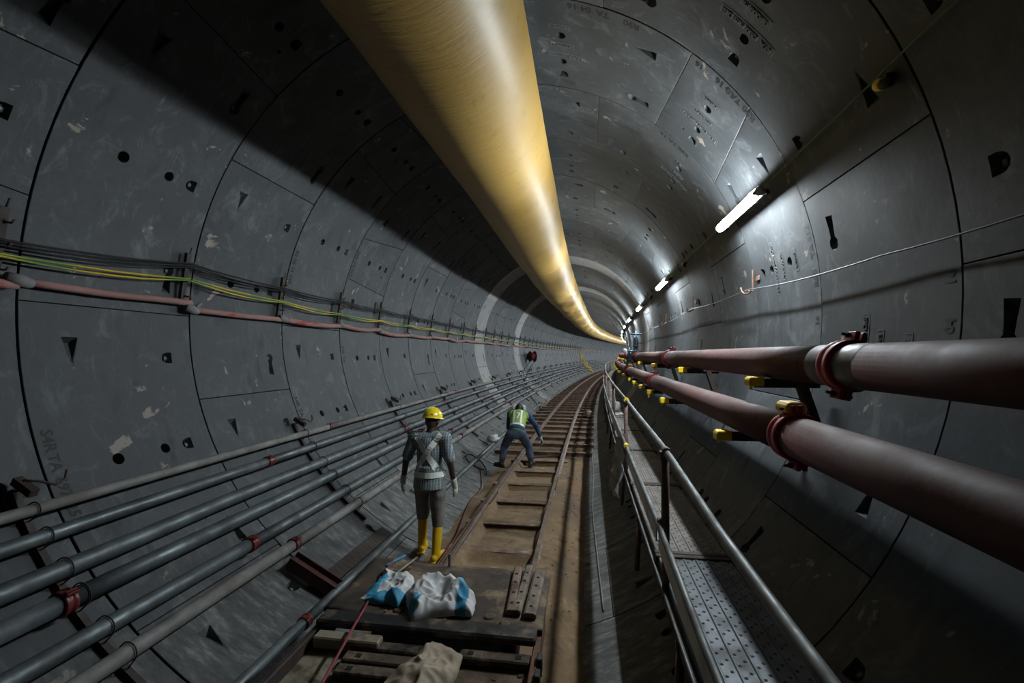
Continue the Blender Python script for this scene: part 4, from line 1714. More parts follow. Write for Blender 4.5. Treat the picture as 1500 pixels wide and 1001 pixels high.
# sunken near half: cream side plates, timber bed and flat bars
mb = MB()
mb.box((0.0, -0.42, dz - 0.16), (1.42, 1.36, 0.03))
mb.build('lower_bed', 'deck_muddy', wag, 0.005)
for x, w_ in ((-0.56, 0.27), (0.43, 0.50)):
    mb = MB()
    mb.box((x, -0.06, dz - 0.125), (w_, 0.64, 0.045))
    mb.build('cover_plate', 'pale_paint' if x < 0 else 'deck_muddy', wag, 0.006)
mb = MB()
mb.box((-0.46, 0.20, dz - 0.055), (0.42, 0.085, 0.07))
mb.build('end_block', 'pale_paint', wag, 0.008)
for q, (x, y, w_) in enumerate(((-0.16, 0.19, 0.52), (-0.14, 0.08, 0.56), (-0.16, -0.03, 0.5), (0.45, 0.20, 0.42))):
    mb = MB()
    mb.box((x, y, dz - 0.075), (w_, 0.085, 0.05))
    bar = mb.build('bed_bar', 'deck' if q % 2 else 'greasy', wag, 0.008)
    for hx in (-w_ * 0.34, w_ * 0.33):
        mb = MB()
        mb.box((x + hx, y, dz - 0.0495), (0.035, 0.032, 0.003))
        mb.build('square_hole', 'hole', bar)
for sd in (-1, 1):
    mb = MB()
    mb.box((sd * 0.70 - 0.015, -0.25, dz - 0.10), (0.04, 1.9, 0.14))
    mb.build('side_sill', 'dark_steel' if sd < 0 else 'rust', wag, 0.006)
for y in (0.16, 0.02, -0.2):
    mb = MB()
    mb.box((0.716, y, dz - 0.05), (0.03, 0.07, 0.10))
    mb.build('side_pocket', 'black_steel', wag, 0.005)
mb = MB()
mb.box((-0.02, 0.1, dz - 0.24), (0.9, 1.9, 0.10))
mb.build('underframe', 'dark_steel', wag, 0.01)
for sx in (-0.415, 0.462):
    for y in (0.75, -0.75):
        mb = MB()
        mb.lathe([(0.05, -0.05), (0.14, -0.05), (0.14, -0.03), (0.12, -0.02), (0.115, 0.04), (0.04, 0.045)], Matrix.Translation((sx, y, 0.118)) @ Matrix.Rotation(PI / 2 if sx < 0 else -PI / 2, 4, 'Y'), 20)
        mb.build('wheel', 'dark_steel', wag)
mb = MB()
mb.box((-0.10, 1.15, dz + 0.05), (0.022, 0.012, 0.10))
mb.build('end_stake', 'galv_dusty', wag, 0.003)

# dried mud left in lumps on the wagon bed
mud_b = MB()
for q in range(46):
    x, y = random.choice(((random.uniform(-0.70, -0.40), random.uniform(0.42, 1.1)), (random.uniform(-0.35, 0.62), random.uniform(0.40, 0.50)), (random.uniform(0.2, 0.66), random.uniform(-0.3, 0.15))))
    zz = dz + 0.004 if y > 0.39 else dz - 0.10
    r_ = random.uniform(0.012, 0.05)
    mt = Matrix.Translation((x, y, zz)) @ Matrix.Rotation(random.uniform(0, 6), 4, 'Z') @ Matrix.Diagonal((1, random.uniform(0.5, 0.9), 0.35, 1))
    mud_b.lathe([(r_, -r_ * 0.4), (r_ * 0.95, 0.1 * r_), (r_ * 0.6, r_ * 0.45), (r_ * 0.15, r_ * 0.55)], mt, 9)
o = mud_b.build('dried_mud', 'deck_muddy', wag)
o['kind'] = 'stuff'

# things lying on the wagon
for q, (x, y, w_, l_, a, h, lab) in enumerate(((0.475, 0.83, 0.062, 0.62, 0.06, 0.0, 'dark rusted rail joint plate, innermost of three on the wagon deck'),
                                              (0.535, 0.85, 0.058, 0.66, -0.02, 0.01, 'muddy punched joint plate in the middle of three on the wagon'),
                                              (0.625, 0.80, 0.085, 0.60, -0.02, 0.0, 'pale punched joint plate nearest the wagon edge'))):
    root = empty('joint_bar', mat=WB @ Matrix.Translation((x, y, dz + 0.008)) @ Matrix.Rotation(a, 4, 'Z'))
    tag(root, lab, 'steel plate', 'loose rail joint plates on the wagon')
    mb = MB()
    hh = 0.035
    mb.prism([(-w_ / 2, 0), (w_ / 2, 0), (w_ / 2, hh * 0.7), (w_ * 0.3, hh), (-w_ * 0.3, hh), (-w_ / 2, hh * 0.7)], -l_ / 2, l_ / 2)
    mb.build('bar', 'mud_steel' if q else 'sleeper', root, 0.003)
    for y2 in (-l_ * 0.36, -l_ * 0.14, l_ * 0.1, l_ * 0.3):
        mb = MB()
        mb.lathe([(0.013, hh + 0.0005), (0.013, hh + 0.002)], Matrix.Translation((0.0, y2, 0)), 8, 0, False)
        mb.build('bolt_hole', 'hole', root)


def make_sack(name, label, outline, base_z, mats, stripe, seed, height, loc, amp=0.75):
    """crumpled sack: a filled outline (local x, y) puffed up with sharp folds"""
    cx_ = sum(p[0] for p in outline) / len(outline)
    cy_ = sum(p[1] for p in outline) / len(outline)
    n_r, n_t = 30, 110
    mb = MB()

    def edge(t):
        k = len(outline)
        f = t * k
        i = int(f) % k
        q = f - int(f)
        a, b_ = outline[i], outline[(i + 1) % k]
        return (a[0] + (b_[0] - a[0]) * q, a[1] + (b_[1] - a[1]) * q)

    def fold(x, y):
        a = nz((x, y, 0), 4.2, seed)
        b_ = nz((x, y, 0), 8.5, seed + 3)
        c_ = nz((x, y, 0), 17.0, seed + 6)
        return 0.58 + amp * (1.5 * (0.30 - abs(a)) + 0.8 * (0.25 - abs(b_)) + 0.5 * (0.2 - abs(c_)))
    for i in range(n_r + 1):
        t = i / n_r
        for j in range(n_t):
            ex, ey = edge(j / n_t)
            x = cx_ + (ex - cx_) * t
            y = cy_ + (ey - cy_) * t
            wig = 0.012 * nz((x, y, 1), 14, seed) * t
            hgt = height * (max(0.0, 1 - t ** 2.6)) ** 0.55 * fold(x, y) + 0.006
            if i == n_r:
                hgt = 0.004
            mb.v.append(Vector((x + wig, y + wig * 0.7, max(0.003, hgt))))
    for i in range(n_r):
        for j in range(n_t):
            a = i * n_t + j
            b_ = i * n_t + (j + 1) % n_t
            c = (i + 1) * n_t + (j + 1) % n_t
            d = (i + 1) * n_t + j
            mx = (mb.v[a].x + mb.v[c].x) / 2
            my = (mb.v[a].y + mb.v[c].y) / 2
            mb.f.append([d, c, b_, a][::-1] if False else [a, d, c, b_])
            mb.m.append(1 if stripe(mx, my) else 0)
            mb.s.append(False)
    bot = len(mb.v)
    for j in range(n_t):
        p = mb.v[n_r * n_t + j].copy()
        p.z = 0.0
        mb.v.append(p)
    for j in range(n_t):
        mb.f.append([n_r * n_t + j, bot + j, bot + (j + 1) % n_t, n_r * n_t + (j + 1) % n_t])
        mb.m.append(0)
        mb.s.append(False)
    mb.f.append([bot + j for j in range(n_t)][::-1])
    mb.m.append(0)
    mb.s.append(False)
    o = mb.build(name, mats, mat=loc, recalc=True)
    o.data.polygons.foreach_set('use_smooth', [True] * len(o.data.polygons))
    tag(o, label, 'sack')
    return o


SB = WB @ Matrix.Translation((-0.03, 0, dz + 0.012))
make_sack('woven_sack', 'smaller crumpled white sack with blue edges on the wagon',
          [(-0.53, 0.94), (-0.42, 0.90), (-0.27, 0.88), (-0.20, 0.76), (-0.17, 0.62), (-0.24, 0.49), (-0.33, 0.52), (-0.42, 0.50), (-0.52, 0.53), (-0.49, 0.68), (-0.50, 0.82)],
          0, ['sack_white', 'sack_blue'], lambda x, y: (-0.50 + (0.9 - y) * 0.05 < x < -0.425) and y < 0.80 or (y < 0.585 and x > -0.46), 3, 0.10, SB)
make_sack('woven_sack', 'larger crumpled white sack with blue stripes and rust stains on the wagon',
          [(-0.23, 0.78), (-0.10, 0.86), (0.05, 0.84), (0.17, 0.80), (0.24, 0.70), (0.285, 0.55), (0.285, 0.46), (0.17, 0.45), (0.03, 0.40), (-0.08, 0.335), (-0.14, 0.45), (-0.23, 0.60)],
          0, ['sack_white', 'sack_blue'], lambda x, y: 0.155 < x - 0.10 * (0.6 - y) < 0.225 or (-0.145 < x + 0.15 * (0.4 - y) < -0.075 and y < 0.53), 9, 0.14, SB)
make_sack('muddy_sack', 'brown mud stained sack lying limp at the near end of the wagon',
          [(0.02, 0.26), (0.13, 0.235), (0.235, 0.17), (0.25, 0.05), (0.235, -0.12), (0.18, -0.28), (0.0, -0.34), (-0.16, -0.30), (-0.12, -0.12), (-0.04, 0.06)],
          0, ['sack_dirty', 'sack_dirty'], lambda x, y: False, 15, 0.11, WB @ Matrix.Translation((0.03, 0, dz - 0.06)), 0.5)

mb = MB()
pts = [WB.inverted() @ T(s, u, -2.07) for s, u in ((3.66, -0.53), (3.3, -0.50), (3.03, -0.455), (2.7, -0.40), (2.3, -0.325), (1.9, -0.26))]
mb.tube([WB @ (p + Vector((0, 0, 0.01 * math.sin(i * 2)))) for i, p in enumerate(pts)], 0.0085, 7)
o = mb.build('lashing_strap', 'red_rope', origin=T(3.6, -0.53, -2.08))
tag(o, 'dark pink lashing rope stretched along the edge of the wagon', 'rope')
for lab, mat, pts in (('short blue stick tip beside the smaller white sack', 'sack_blue', [(3.52, -0.55), (3.72, -0.47)]), ('short pale wooden stick beside the smaller white sack', 'pale_paint', [(3.40, -0.42), (3.70, -0.36)])):
    mb = MB()
    mb.tube([T(s, u, -2.07) for s, u in pts], 0.010, 7)
    o = mb.build('stick', mat, origin=T(*pts[0], -2.08), bevel=0.002)
    tag(o, lab, 'stick')

# ------------------------------------------------------------------ loose things on the lining and floor
# red oxide beam stub and old timber by the low tube
root = empty('beam_stub', mat=frame(3.95, -1.43, -2.40) @ Matrix.Rotation(0.55, 4, 'Y') @ Matrix.Rotation(0.1, 4, 'Z'))
tag(root, 'short dark red steel beam lying across the sloping wall by the low tube', 'steel beam')
for nm, c, sz in (('upper_flange', (0, 0.062, 0), (0.50, 0.012, 0.11)), ('lower_flange', (0, -0.062, 0), (0.50, 0.012, 0.11)), ('web', (0, 0, 0), (0.50, 0.124, 0.012))):
    mb = MB()
    mb.box(c, sz)
    mb.build(nm, 'red_oxide', root, 0.002)
mb = MB()
a_, b_ = TA(4.05, -118.6, 2.85), TA(5.30, -118.2, 2.85)
d = (b_ - a_).normalized()
side = Vector((math.sin(rad(-118)) * -1, 0, math.cos(rad(-118)))).normalized()
nrm = d.cross(side).normalized()
vv = []
for p in (a_, b_):
    for x, y in ((-0.075, -0.02), (0.075, -0.02), (0.075, 0.02), (-0.075, 0.02)):
        vv.append(p + side * x + nrm * y)
mb.add(vv, [(0, 1, 2, 3), (7, 6, 5, 4), (0, 4, 5, 1), (1, 5, 6, 2), (2, 6, 7, 3), (3, 7, 4, 0)])
o = mb.build('timber_board', 'timber', origin=a_, bevel=0.004)
tag(o, 'dark old timber board lying along the low tube behind the worker', 'board')


def ground_hose(name, label, mat, r, pts, cat='hose'):
    # smooth the given tunnel points
    P = [T(s, u, z) for s, u, z in pts]
    out = []
    for i in range(len(P) - 1):
        p0, p1, p2, p3 = P[max(i - 1, 0)], P[i], P[i + 1], P[min(i + 2, len(P) - 1)]
        for q in range(6):
            t = q / 6
            out.append(0.5 * ((2 * p1) + (p2 - p0) * t + (2 * p0 - 5 * p1 + 4 * p2 - p3) * t * t + (3 * p1 - p0 - 3 * p2 + p3) * t ** 3))
    out.append(P[-1])
    mb = MB()
    mb.tube(out, r, 8)
    o = mb.build(name, mat, origin=out[0].copy())
    tag(o, label, cat)


def lin(u, off=0.02):
    return max(-math.sqrt(max(0.01, R * R - u * u)) + off, -9)


def gz(s, u, off=0.015):
    return max(lin(u, off), mud_z(u, s) + off)


hp = [(4.6, -0.50), (5.1, -0.52), (5.8, -0.62), (6.6, -0.74), (7.4, -0.84), (8.1, -0.84), (8.7, -0.98), (9.2, -1.12)]
ground_hose('air_hose', 'thin dark red hose snaking over the mud beside the rail', 'hose_maroon', 0.010, [(s, u, gz(s, u)) for s, u in hp])
hp = [(9.0, -1.00), (8.95, -1.08), (9.05, -1.34), (9.3, -1.44), (9.5, -1.38), (9.45, -1.2), (9.3, -1.08), (9.1, -0.98), (8.8, -0.90)]
ground_hose('coiled_cable', 'dark cable coiled in a loop over the low tube', 'black_rubber', 0.014, [(s, u, lin(u, 0.05)) for s, u in hp], 'cable')
hp = [(4.2, 1.16), (5.5, 1.13), (7.0, 1.10), (9, 1.13), (11, 1.10), (14, 1.12)]
ground_hose('floor_wire', 'thin pale wire lying on the lining between rail and walkway', 'galv_dusty', 0.007, [(s, u, gz(s, u)) for s, u in hp], 'wire')


def rag(name, label, s, u, z, size, mat, seed, cat='rag'):
    mb = MB()
    n_t, n_p = 16, 9
    for i in range(n_p + 1):
        ph = PI * i / n_p
        for j in range(n_t):
            th = 2 * PI * j / n_t
            d = Vector((math.sin(ph) * math.cos(th), math.sin(ph) * math.sin(th), math.cos(ph)))
            r = 1 + 0.55 * nz(d, 1.7, seed) + 0.3 * nz(d, 4.0, seed + 2)
            mb.v.append(Vector((d.x * size[0] * r, d.y * size[1] * r, max(-0.6, d.z * r) * size[2])))
    for i in range(n_p):
        for j in range(n_t):
            mb.f.append([i * n_t + j, (i + 1) * n_t + j, (i + 1) * n_t + (j + 1) % n_t, i * n_t + (j + 1) % n_t])
            mb.m.append(0)
            mb.s.append(True)
    o = mb.build(name, mat, mat=frame(s, u, z + size[2] * 0.55))
    tag(o, label, cat)


rag('rag', 'pale grey rag draped on the low tube beside the bending worker', 11.0, -1.25, -2.50, (0.16, 0.13, 0.10), 'sack_white', 4)
rag('small_sack', 'small dirty white sack lying among the wall tubes', 15.9, -1.45, -2.42, (0.24, 0.22, 0.20), 'sack_white', 11, 'sack')
rag('tool_bag', 'greenish white bag standing on the far walkway', 12.5, 1.74, WZ, (0.10, 0.15, 0.15), 'sheet', 8, 'bag')


def wood_block(label, s, u, z, size, rz):
    mb = MB()
    mb.box((0, 0, size[2] / 2), size)
    mb.box((0, 0, size[2] + 0.006), (size[0] * 0.9, size[1] * 0.9, 0.012))
    o = mb.build('wooden_block', 'timber', mat=frame(s, u, z, rz), bevel=0.006)
    o.data.materials[0] = M['yellow_paint'] if False else M['pale_paint']
    tag(o, label, 'block')


wood_block('small tan block on the lining left of the distant rails', 20.0, -1.12, -2.67, (0.30, 0.25, 0.2), 0.4)
wood_block('small tan block on the sleeper ends right of the rails', 16.6, 0.95, -2.58, (0.22, 0.3, 0.18), 0.2)
mb = MB()
mb.box((0, 0, 0.01), (0.30, 0.36, 0.012), Matrix.Rotation(0.2, 3, 'Z'))
mb.box((0.02, 0.02, 0.022), (0.24, 0.28, 0.012), Matrix.Rotation(0.5, 3, 'Z'))
o = mb.build('paper_sheets', 'sheet', mat=frame(11.7, 1.78, WZ + 0.008), bevel=0.002)
tag(o, 'pale sheets lying flat on the far walkway planks', 'sheets')

# plastic sheet hanging from the walkway edge
mb = MB()
n_i, n_j = 14, 10
for i in range(n_i + 1):
    for j in range(n_j + 1):
        s = 5.5 + 1.05 * i / n_i
        t = j / n_j
        drop = 0.45 + 0.14 * math.sin(i * 1.1)
        z = -1.52 - drop * t
        u = MU - 0.035 - 0.10 * t + 0.05 * math.sin(i * 1.5) * t + 0.03 * math.sin(i * 3.1 + j)
        mb.v.append(T(s - 0.3 * t * (i / n_i - 0.3), u, z))
        mb.v.append(T(s - 0.3 * t * (i / n_i - 0.3), u + 0.004, z))
for i in range(n_i):
    for j in range(n_j):
        q = [(i * (n_j + 1) + j) * 2, ((i + 1) * (n_j + 1) + j) * 2, ((i + 1) * (n_j + 1) + j + 1) * 2, (i * (n_j + 1) + j + 1) * 2]
        mb.f += [q, [x + 1 for x in q][::-1]]
        mb.m += [0, 0]
        mb.s += [True, True]
o = mb.build('plastic_sheet', 'sheet', origin=T(6.0, MU, -1.5), recalc=False)
tag(o, 'dirty white plastic sheet hanging from the side of the walkway', 'sheet')

# cable drum on the left wall far away
root = empty('cable_drum', mat=frame(25.8, -2.48, -0.52, -0.95))
tag(root, 'red cable drum mounted far along the wall under the pink hose', 'drum')
for sd in (-1, 1):
    mb = MB()
    mb.lathe([(0.02, -0.015), (0.29, -0.015), (0.31, 0.0), (0.29, 0.015), (0.02, 0.015)], Matrix.Translation((0, sd * 0.14, 0)) @ Matrix.Rotation(PI / 2, 4, 'X'), 24)
    mb.build('flange', 'red_drum', root)
mb = MB()
mb.lathe([(0.22, -0.13), (0.22, 0.13)], Matrix.Rotation(PI / 2, 4, 'X'), 20)
mb.build('wound_cable', 'red_drum', root)
mb = MB()
mb.tube([(-0.40, 0, 0.0), (0, 0, 0)], 0.03, 8)
mb.box((-0.36, 0, 0.0), (0.05, 0.35, 0.35))
mb.build('wall_mount', 'dark_steel', root)
for q, pts in enumerate(([(25.4, -2.45, -0.7), (23.6, -2.55, -1.2), (22.2, -2.25, -1.75), (20.8, -1.8, -2.2), (19.5, -1.25, -2.55), (18.3, -0.9, -2.6)],
                         [(25.8, -2.4, -0.85), (24.0, -2.45, -1.35), (22.0, -2.2, -1.75)])):
    ground_hose('drum_cable', ('black cable hanging from the red drum down across the tubes', 'shorter black cable dangling from the red drum')[q], 'black_rubber', 0.022, pts, 'cable')

# yellow ladder frame far away on the left
root = empty('yellow_ladder', mat=frame(56.0, -1.75, -2.2, 0.0))
tag(root, 'yellow access ladder frame standing far down the tunnel', 'ladder')
for x, y in ((-0.75, -0.6), (-0.75, 0.6), (0.1, -0.6), (0.1, 0.6)):
    mb = MB()
    mb.tube([(x * 1.3, y, 2.2 if x < 0 else 0.4), (x, y, -0.05 if x > 0 else 0.4)], 0.05, 8)
    mb.build('upright', 'yellow_paint', root)
for i in range(5):
    mb = MB()
    mb.box((-0.62 + 0.22 * i, 0, 0.62 - 0.2 * i), (0.30, 1.2, 0.06))
    mb.build('step', 'yellow_paint', root)
for y in (-0.6, 0.6):
    mb = MB()
    mb.tube([(-0.95, y, 1.9), (-0.85, y, 0.9), (0.5, y, -0.3)], 0.04, 6)
    mb.tube([(-0.95, y, 1.3), (-0.1, y, 0.6)], 0.04, 6)
    mb.build('side_rail', 'yellow_paint', root)

# ------------------------------------------------------------------ people


def capsule(mb, p0, p1, r0, r1, n=14, flat=None, ff=1.0):
    """tapered limb with round ends; flattened along 'flat' by factor ff"""
    p0, p1 = Vector(p0), Vector(p1)
    d = p1 - p0
    L = d.length
    q = Vector((0, 0, 1)).rotation_difference(d.normalized()).to_matrix().to_4x4() if L > 1e-6 else Matrix.Identity(4)
    m = Matrix.Translation(p0) @ q
    prof = []
    for i in range(5):
        t = -PI / 2 + PI / 2 * i / 4
        prof.append((max(0.0005, r0 * math.cos(t)), r0 * math.sin(t)))
    for i in range(1, 4):
        prof.append((r0 + (r1 - r0) * i / 4, L * i / 4))
    for i in range(5):
        t = PI / 2 * i / 4
        prof.append((max(0.0005, r1 * math.cos(t)), L + r1 * math.sin(t)))
    b = len(mb.v)
    mb.lathe(prof, m, n)
    if flat is not None:
        f = Vector(flat).normalized()
        for i in range(b, len(mb.v)):
            v = mb.v[i]
            a = (v - p0).dot(f)
            mb.v[i] = v - f * a * (1 - ff)


def skirt(mb, p0, p1, r0, r1, flat, ff, n=20):
    """open-bottomed garment hem: a flattened cone frustum with a flat lower edge"""
    p0, p1 = Vector(p0), Vector(p1)
    d = p1 - p0
    L = d.length
    q = Vector((0, 0, 1)).rotation_difference(d.normalized()).to_matrix().to_4x4()
    b = len(mb.v)
    mb.lathe([(r0 + (r1 - r0) * i / 6, L * i / 6) for i in range(7)], Matrix.Translation(p0) @ q, n)
    f = Vector(flat).normalized()
    for i in range(b, len(mb.v)):
        v = mb.v[i]
        mb.v[i] = v - f * (v - p0).dot(f) * (1 - ff)


def ellipsoid(mb, c, rx, ry, rz, rot=None, n=14):
    m = Matrix.Translation(Vector(c)) @ (rot.to_4x4() if rot else Matrix.Identity(4)) @ Matrix.Diagonal((rx, ry, rz, 1))
    prof = [(max(0.001, math.cos(-PI / 2 + PI * i / 10)), math.sin(-PI / 2 + PI * i / 10)) for i in range(11)]
    mb.lathe(prof, m, n)


def skin_mesh(mb, name, mat, voxel, smooth=6, wrinkle=0.0, seed=0, parent=None, zmin=None):
    me = mb.mesh(name, mat, recalc=True)
    ob = bpy.data.objects.new(name, me)
    COL.objects.link(ob)
    rm = ob.modifiers.new('r', 'REMESH')
    rm.mode = 'VOXEL'
    rm.voxel_size = voxel
    sm = ob.modifiers.new('s', 'SMOOTH')
    sm.factor = 0.5
    sm.iterations = smooth
    bpy.context.view_layer.update()
    dg = bpy.context.evaluated_depsgraph_get()
    res = bpy.data.meshes.new_from_object(ob.evaluated_get(dg))
    bpy.data.objects.remove(ob)
    if wrinkle:
        data = [(v.co.copy(), v.normal.copy()) for v in res.vertices]
        flat_co = []
        for co, n_ in data:
            w_ = nz(co, 6.0, seed) + 0.6 * nz((co.x * 0.7, co.y * 0.7, co.z * 1.8), 9.0, seed + 5)
            flat_co.extend(co + n_ * w_ * wrinkle)
        res.vertices.foreach_set('co', flat_co)
        res.update()
    res.materials.clear()
    res.materials.append(M[mat])
    res.polygons.foreach_set('use_smooth', [True] * len(res.polygons))
    res.name = name
    return link(name, res, parent)


def make_hand(mb, wrist, direction, palm_n, side, s=1.0, curl=0.5):
    """palm, four fingers of different length and a thumb, relaxed"""
    d = Vector(direction).normalized()
    pn = Vector(palm_n).normalized()
    pn = (pn - d * pn.dot(d)).normalized()
    lat = d.cross(pn).normalized() * side
    w = Vector(wrist)
    capsule(mb, w, w + d * 0.075 * s, 0.026 * s, 0.036 * s, 12, pn, 0.5)
    for i, ln in enumerate((0.068, 0.078, 0.072, 0.056)):
        o = w + d * 0.085 * s + lat * (0.027 - 0.018 * i) * s
        k1 = o + (d * math.cos(curl * 0.5) + pn * math.sin(curl * 0.5)) * ln * 0.5 * s
        k2 = k1 + (d * math.cos(curl * 1.4) + pn * math.sin(curl * 1.4)) * ln * 0.5 * s
        capsule(mb, o, k1, 0.0092 * s, 0.0088 * s, 8)
        capsule(mb, k1, k2, 0.0088 * s, 0.0075 * s, 8)
    o = w + d * 0.03 * s + lat * 0.028 * s
    k1 = o + (d * 0.7 + lat * 0.55 + pn * 0.35).normalized() * 0.04 * s
    k2 = k1 + (d * 0.9 + lat * 0.15 + pn * 0.4).normalized() * 0.032 * s
    capsule(mb, o, k1, 0.011 * s, 0.010 * s, 8)
    capsule(mb, k1, k2, 0.010 * s, 0.0085 * s, 8)


def make_head(mb, c, rot, s=1.0):
    c = Vector(c)

    def P(x, y, z):
        return c + rot @ Vector((x * s, y * s, z * s))
    ellipsoid(mb, P(0, -0.008, 0.02), 0.076 * s, 0.097 * s, 0.105 * s, rot)
    ellipsoid(mb, P(0, 0.03, -0.055), 0.056 * s, 0.062 * s, 0.062 * s, rot)
    capsule(mb, P(0, 0.088, 0.015), P(0, 0.106, -0.022), 0.010 * s, 0.016 * s, 8)      # nose
    capsule(mb, P(-0.022, 0.088, -0.058), P(0.022, 0.088, -0.058), 0.010 * s, 0.010 * s, 8)   # mouth
    capsule(mb, P(-0.034, 0.082, 0.032), P(0.034, 0.082, 0.032), 0.014 * s, 0.014 * s, 8)     # brow
    for sd in (-1, 1):
        ellipsoid(mb, P(sd * 0.080, -0.004, -0.005), 0.012 * s, 0.024 * s, 0.034 * s, rot, 10)


def face_details(c, rot, parent, s=1.0):
    c = Vector(c)
    for sd in (-1, 1):
        mb = MB()
        ellipsoid(mb, c + rot @ Vector((sd * 0.032 * s, 0.088 * s, 0.008 * s)), 0.011 * s, 0.008 * s, 0.008 * s, rot, 10)
        mb.build('eye', 'glove', parent)
    mb = MB()
    mb.tube([c + rot @ Vector((x * s, (0.099 - 0.8 * x * x * 10 * 0.1) * s, -0.058 * s)) for x in (-0.024, -0.012, 0, 0.012, 0.024)], 0.004, 6)
    mb.build('lips', 'hair', parent)


def make_helmet(c, rot, parent, mat, s=1.0, badge=True):
    m = Matrix.Translation(Vector(c)) @ rot.to_4x4() @ Matrix.Scale(s, 4)
    mb = MB()
    n = 28
    rings = []
    for i in range(9):
        t = PI / 2 * i / 8
        rings.append((math.cos(t), math.sin(t)))
    base = 0
    for r_, h in rings:
        for j in range(n):
            a = 2 * PI * j / n
            mb.v.append(m @ Vector((0.110 * max(r_, 0.02) * math.cos(a), 0.132 * max(r_, 0.02) * math.sin(a), 0.05 + 0.112 * h)))
    for i in range(8):
        for j in range(n):
            mb.f.append([i * n + j, i * n + (j + 1) % n, (i + 1) * n + (j + 1) % n, (i + 1) * n + j])
            mb.m.append(0)
            mb.s.append(True)
    mb.f.append([8 * n + j for j in range(n)])
    mb.m.append(0)
    mb.s.append(True)
    # brim, longer in front
    b = len(mb.v)
    for dr, dzz in ((0.0, 0.0), (1.0, -0.012), (1.0, -0.018), (0.0, -0.008)):
        for j in range(n):
            a = 2 * PI * j / n
            ext = (0.010 + 0.030 * max(0, math.sin(a)) ** 2) * dr
            mb.v.append(m @ Vector(((0.110 + ext) * math.cos(a), (0.132 + ext) * math.sin(a), 0.052 + dzz)))
    for i in range(3):
        for j in range(n):
            mb.f.append([b + i * n + j, b + i * n + (j + 1) % n, b + (i + 1) * n + (j + 1) % n, b + (i + 1) * n + j])
            mb.m.append(0)
            mb.s.append(True)
    hel = mb.build('helmet', mat, parent, recalc=True)
    for x in (-0.028, 0.0, 0.028):
        mb = MB()
        mb.tube([m @ Vector((x, 0.118 * math.cos(t), 0.052 + 0.1125 * math.sin(t) - abs(x) * 0.15)) for t in [0.35 + (PI - 0.7) * q / 12 for q in range(13)]], 0.006 * s, 6)
        mb.build('ridge', mat, hel)
    if badge:
        mb = MB()
        mb.lathe([(0.013, 0.0), (0.013, 0.003)], m @ Matrix.Translation((0.055, -0.108, 0.075)) @ Matrix.Rotation(PI / 2 + 0.2, 4, 'X') @ Matrix.Rotation(0.45, 4, 'Y'), 12)
        mb.build('badge', 'logo', hel)
    return hel


def ribbon(bvh, pts, width, direction, mat, parent, name, off=0.006, thick=0.003):
    """strip laid on a garment: pts in space, projected along direction on the surface"""
    d = Vector(direction).normalized()
    P = [Vector(p) for p in pts]
    L, Rr = [], []
    for i, p in enumerate(P):
        tg = (P[min(i + 1, len(P) - 1)] - P[max(i - 1, 0)]).normalized()
        sd = tg.cross(d).normalized() * width / 2
        for lst, q in ((L, p + sd), (Rr, p - sd)):
            hit = bvh.ray_cast(q - d * 1.0, d)
            lst.append((hit[0] - d * off) if hit[0] else None)
    mb = MB()
    for i in range(len(P) - 1):
        q = (L[i], L[i + 1], Rr[i + 1], Rr[i])
        if any(v is None for v in q):
            continue
        b = len(mb.v)
        mb.v += [v for v in q] + [v + d * thick for v in q]
        for fc in ((0, 1, 2, 3), (7, 6, 5, 4), (0, 4, 5, 1), (2, 6, 7, 3), (1, 5, 6, 2), (3, 7, 4, 0)):
            mb.f.append([b + x for x in fc])
            mb.m.append(0)
            mb.s.append(False)
    if mb.v:
        mb.build(name, mat, parent, recalc=True)


def belt(bvh, c, axis, side, radius, width, mat, parent, name, a0=0, a1=2 * PI, n=48, off=0.006):
    ax = Vector(axis).normalized()
    sd = Vector(side).normalized()
    fw = ax.cross(sd)
    c = Vector(c)
    mb = MB()
    rows = []
    for i in range(n + 1):
        t = a0 + (a1 - a0) * i / n
        d = sd * math.cos(t) + fw * math.sin(t)
        row = []
        for h in (-width / 2, width / 2):
            o = c + ax * h
            hit = bvh.ray_cast(o + d * radius, -d)
            row.append((hit[0] + d * off) if hit[0] else o + d * 0.15)
        rows.append((row, d))
    for i in range(n):
        b = len(mb.v)
        q = [rows[i][0][0], rows[i + 1][0][0], rows[i + 1][0][1], rows[i][0][1]]
        dd = rows[i][1] * 0.003
        mb.v += q + [v - dd for v in q]
        for fc in ((0, 1, 2, 3), (7, 6, 5, 4), (0, 4, 5, 1), (2, 6, 7, 3)):
            mb.f.append([b + x for x in fc])
            mb.m.append(0)
            mb.s.append(False)
    mb.build(name, mat, parent, recalc=True)


def bvh_of(ob):
    me = ob.data
    return BVHTree.FromPolygons([v.co.copy() for v in me.vertices], [list(p.vertices) for p in me.polygons])


def boot(mb, ankle, toe_dir, h, s=1.0, knee=None, wide=1.0):
    """rubber boot: foot with heel and toe, shaft up along the shin"""
    a = Vector(ankle)
    t = Vector(toe_dir)
    t.z = 0
    t.normalize()
    up = (Vector(knee) - a).normalized() if knee is not None else Vector((0, 0, 1))
    capsule(mb, a + Vector((0, 0, -0.045)) - t * 0.035, a + Vector((0, 0, -0.055)) + t * 0.15, 0.042 * s, 0.044 * s, 14)
    capsule(mb, a + Vector((0, 0, -0.02)), a + Vector((0, 0, -0.05)) + t * 0.10, 0.046 * s, 0.046 * s, 14)
    capsule(mb, a + Vector((0, 0, -0.03)), a + up * h, 0.047 * s, 0.060 * s * wide, 16)
    mb.box(a + Vector((0, 0, -0.085)) + t * 0.055, (0.085 * s, 0.27 * s, 0.022), Matrix.Rotation(math.atan2(-t.x, t.y), 3, 'Z'))


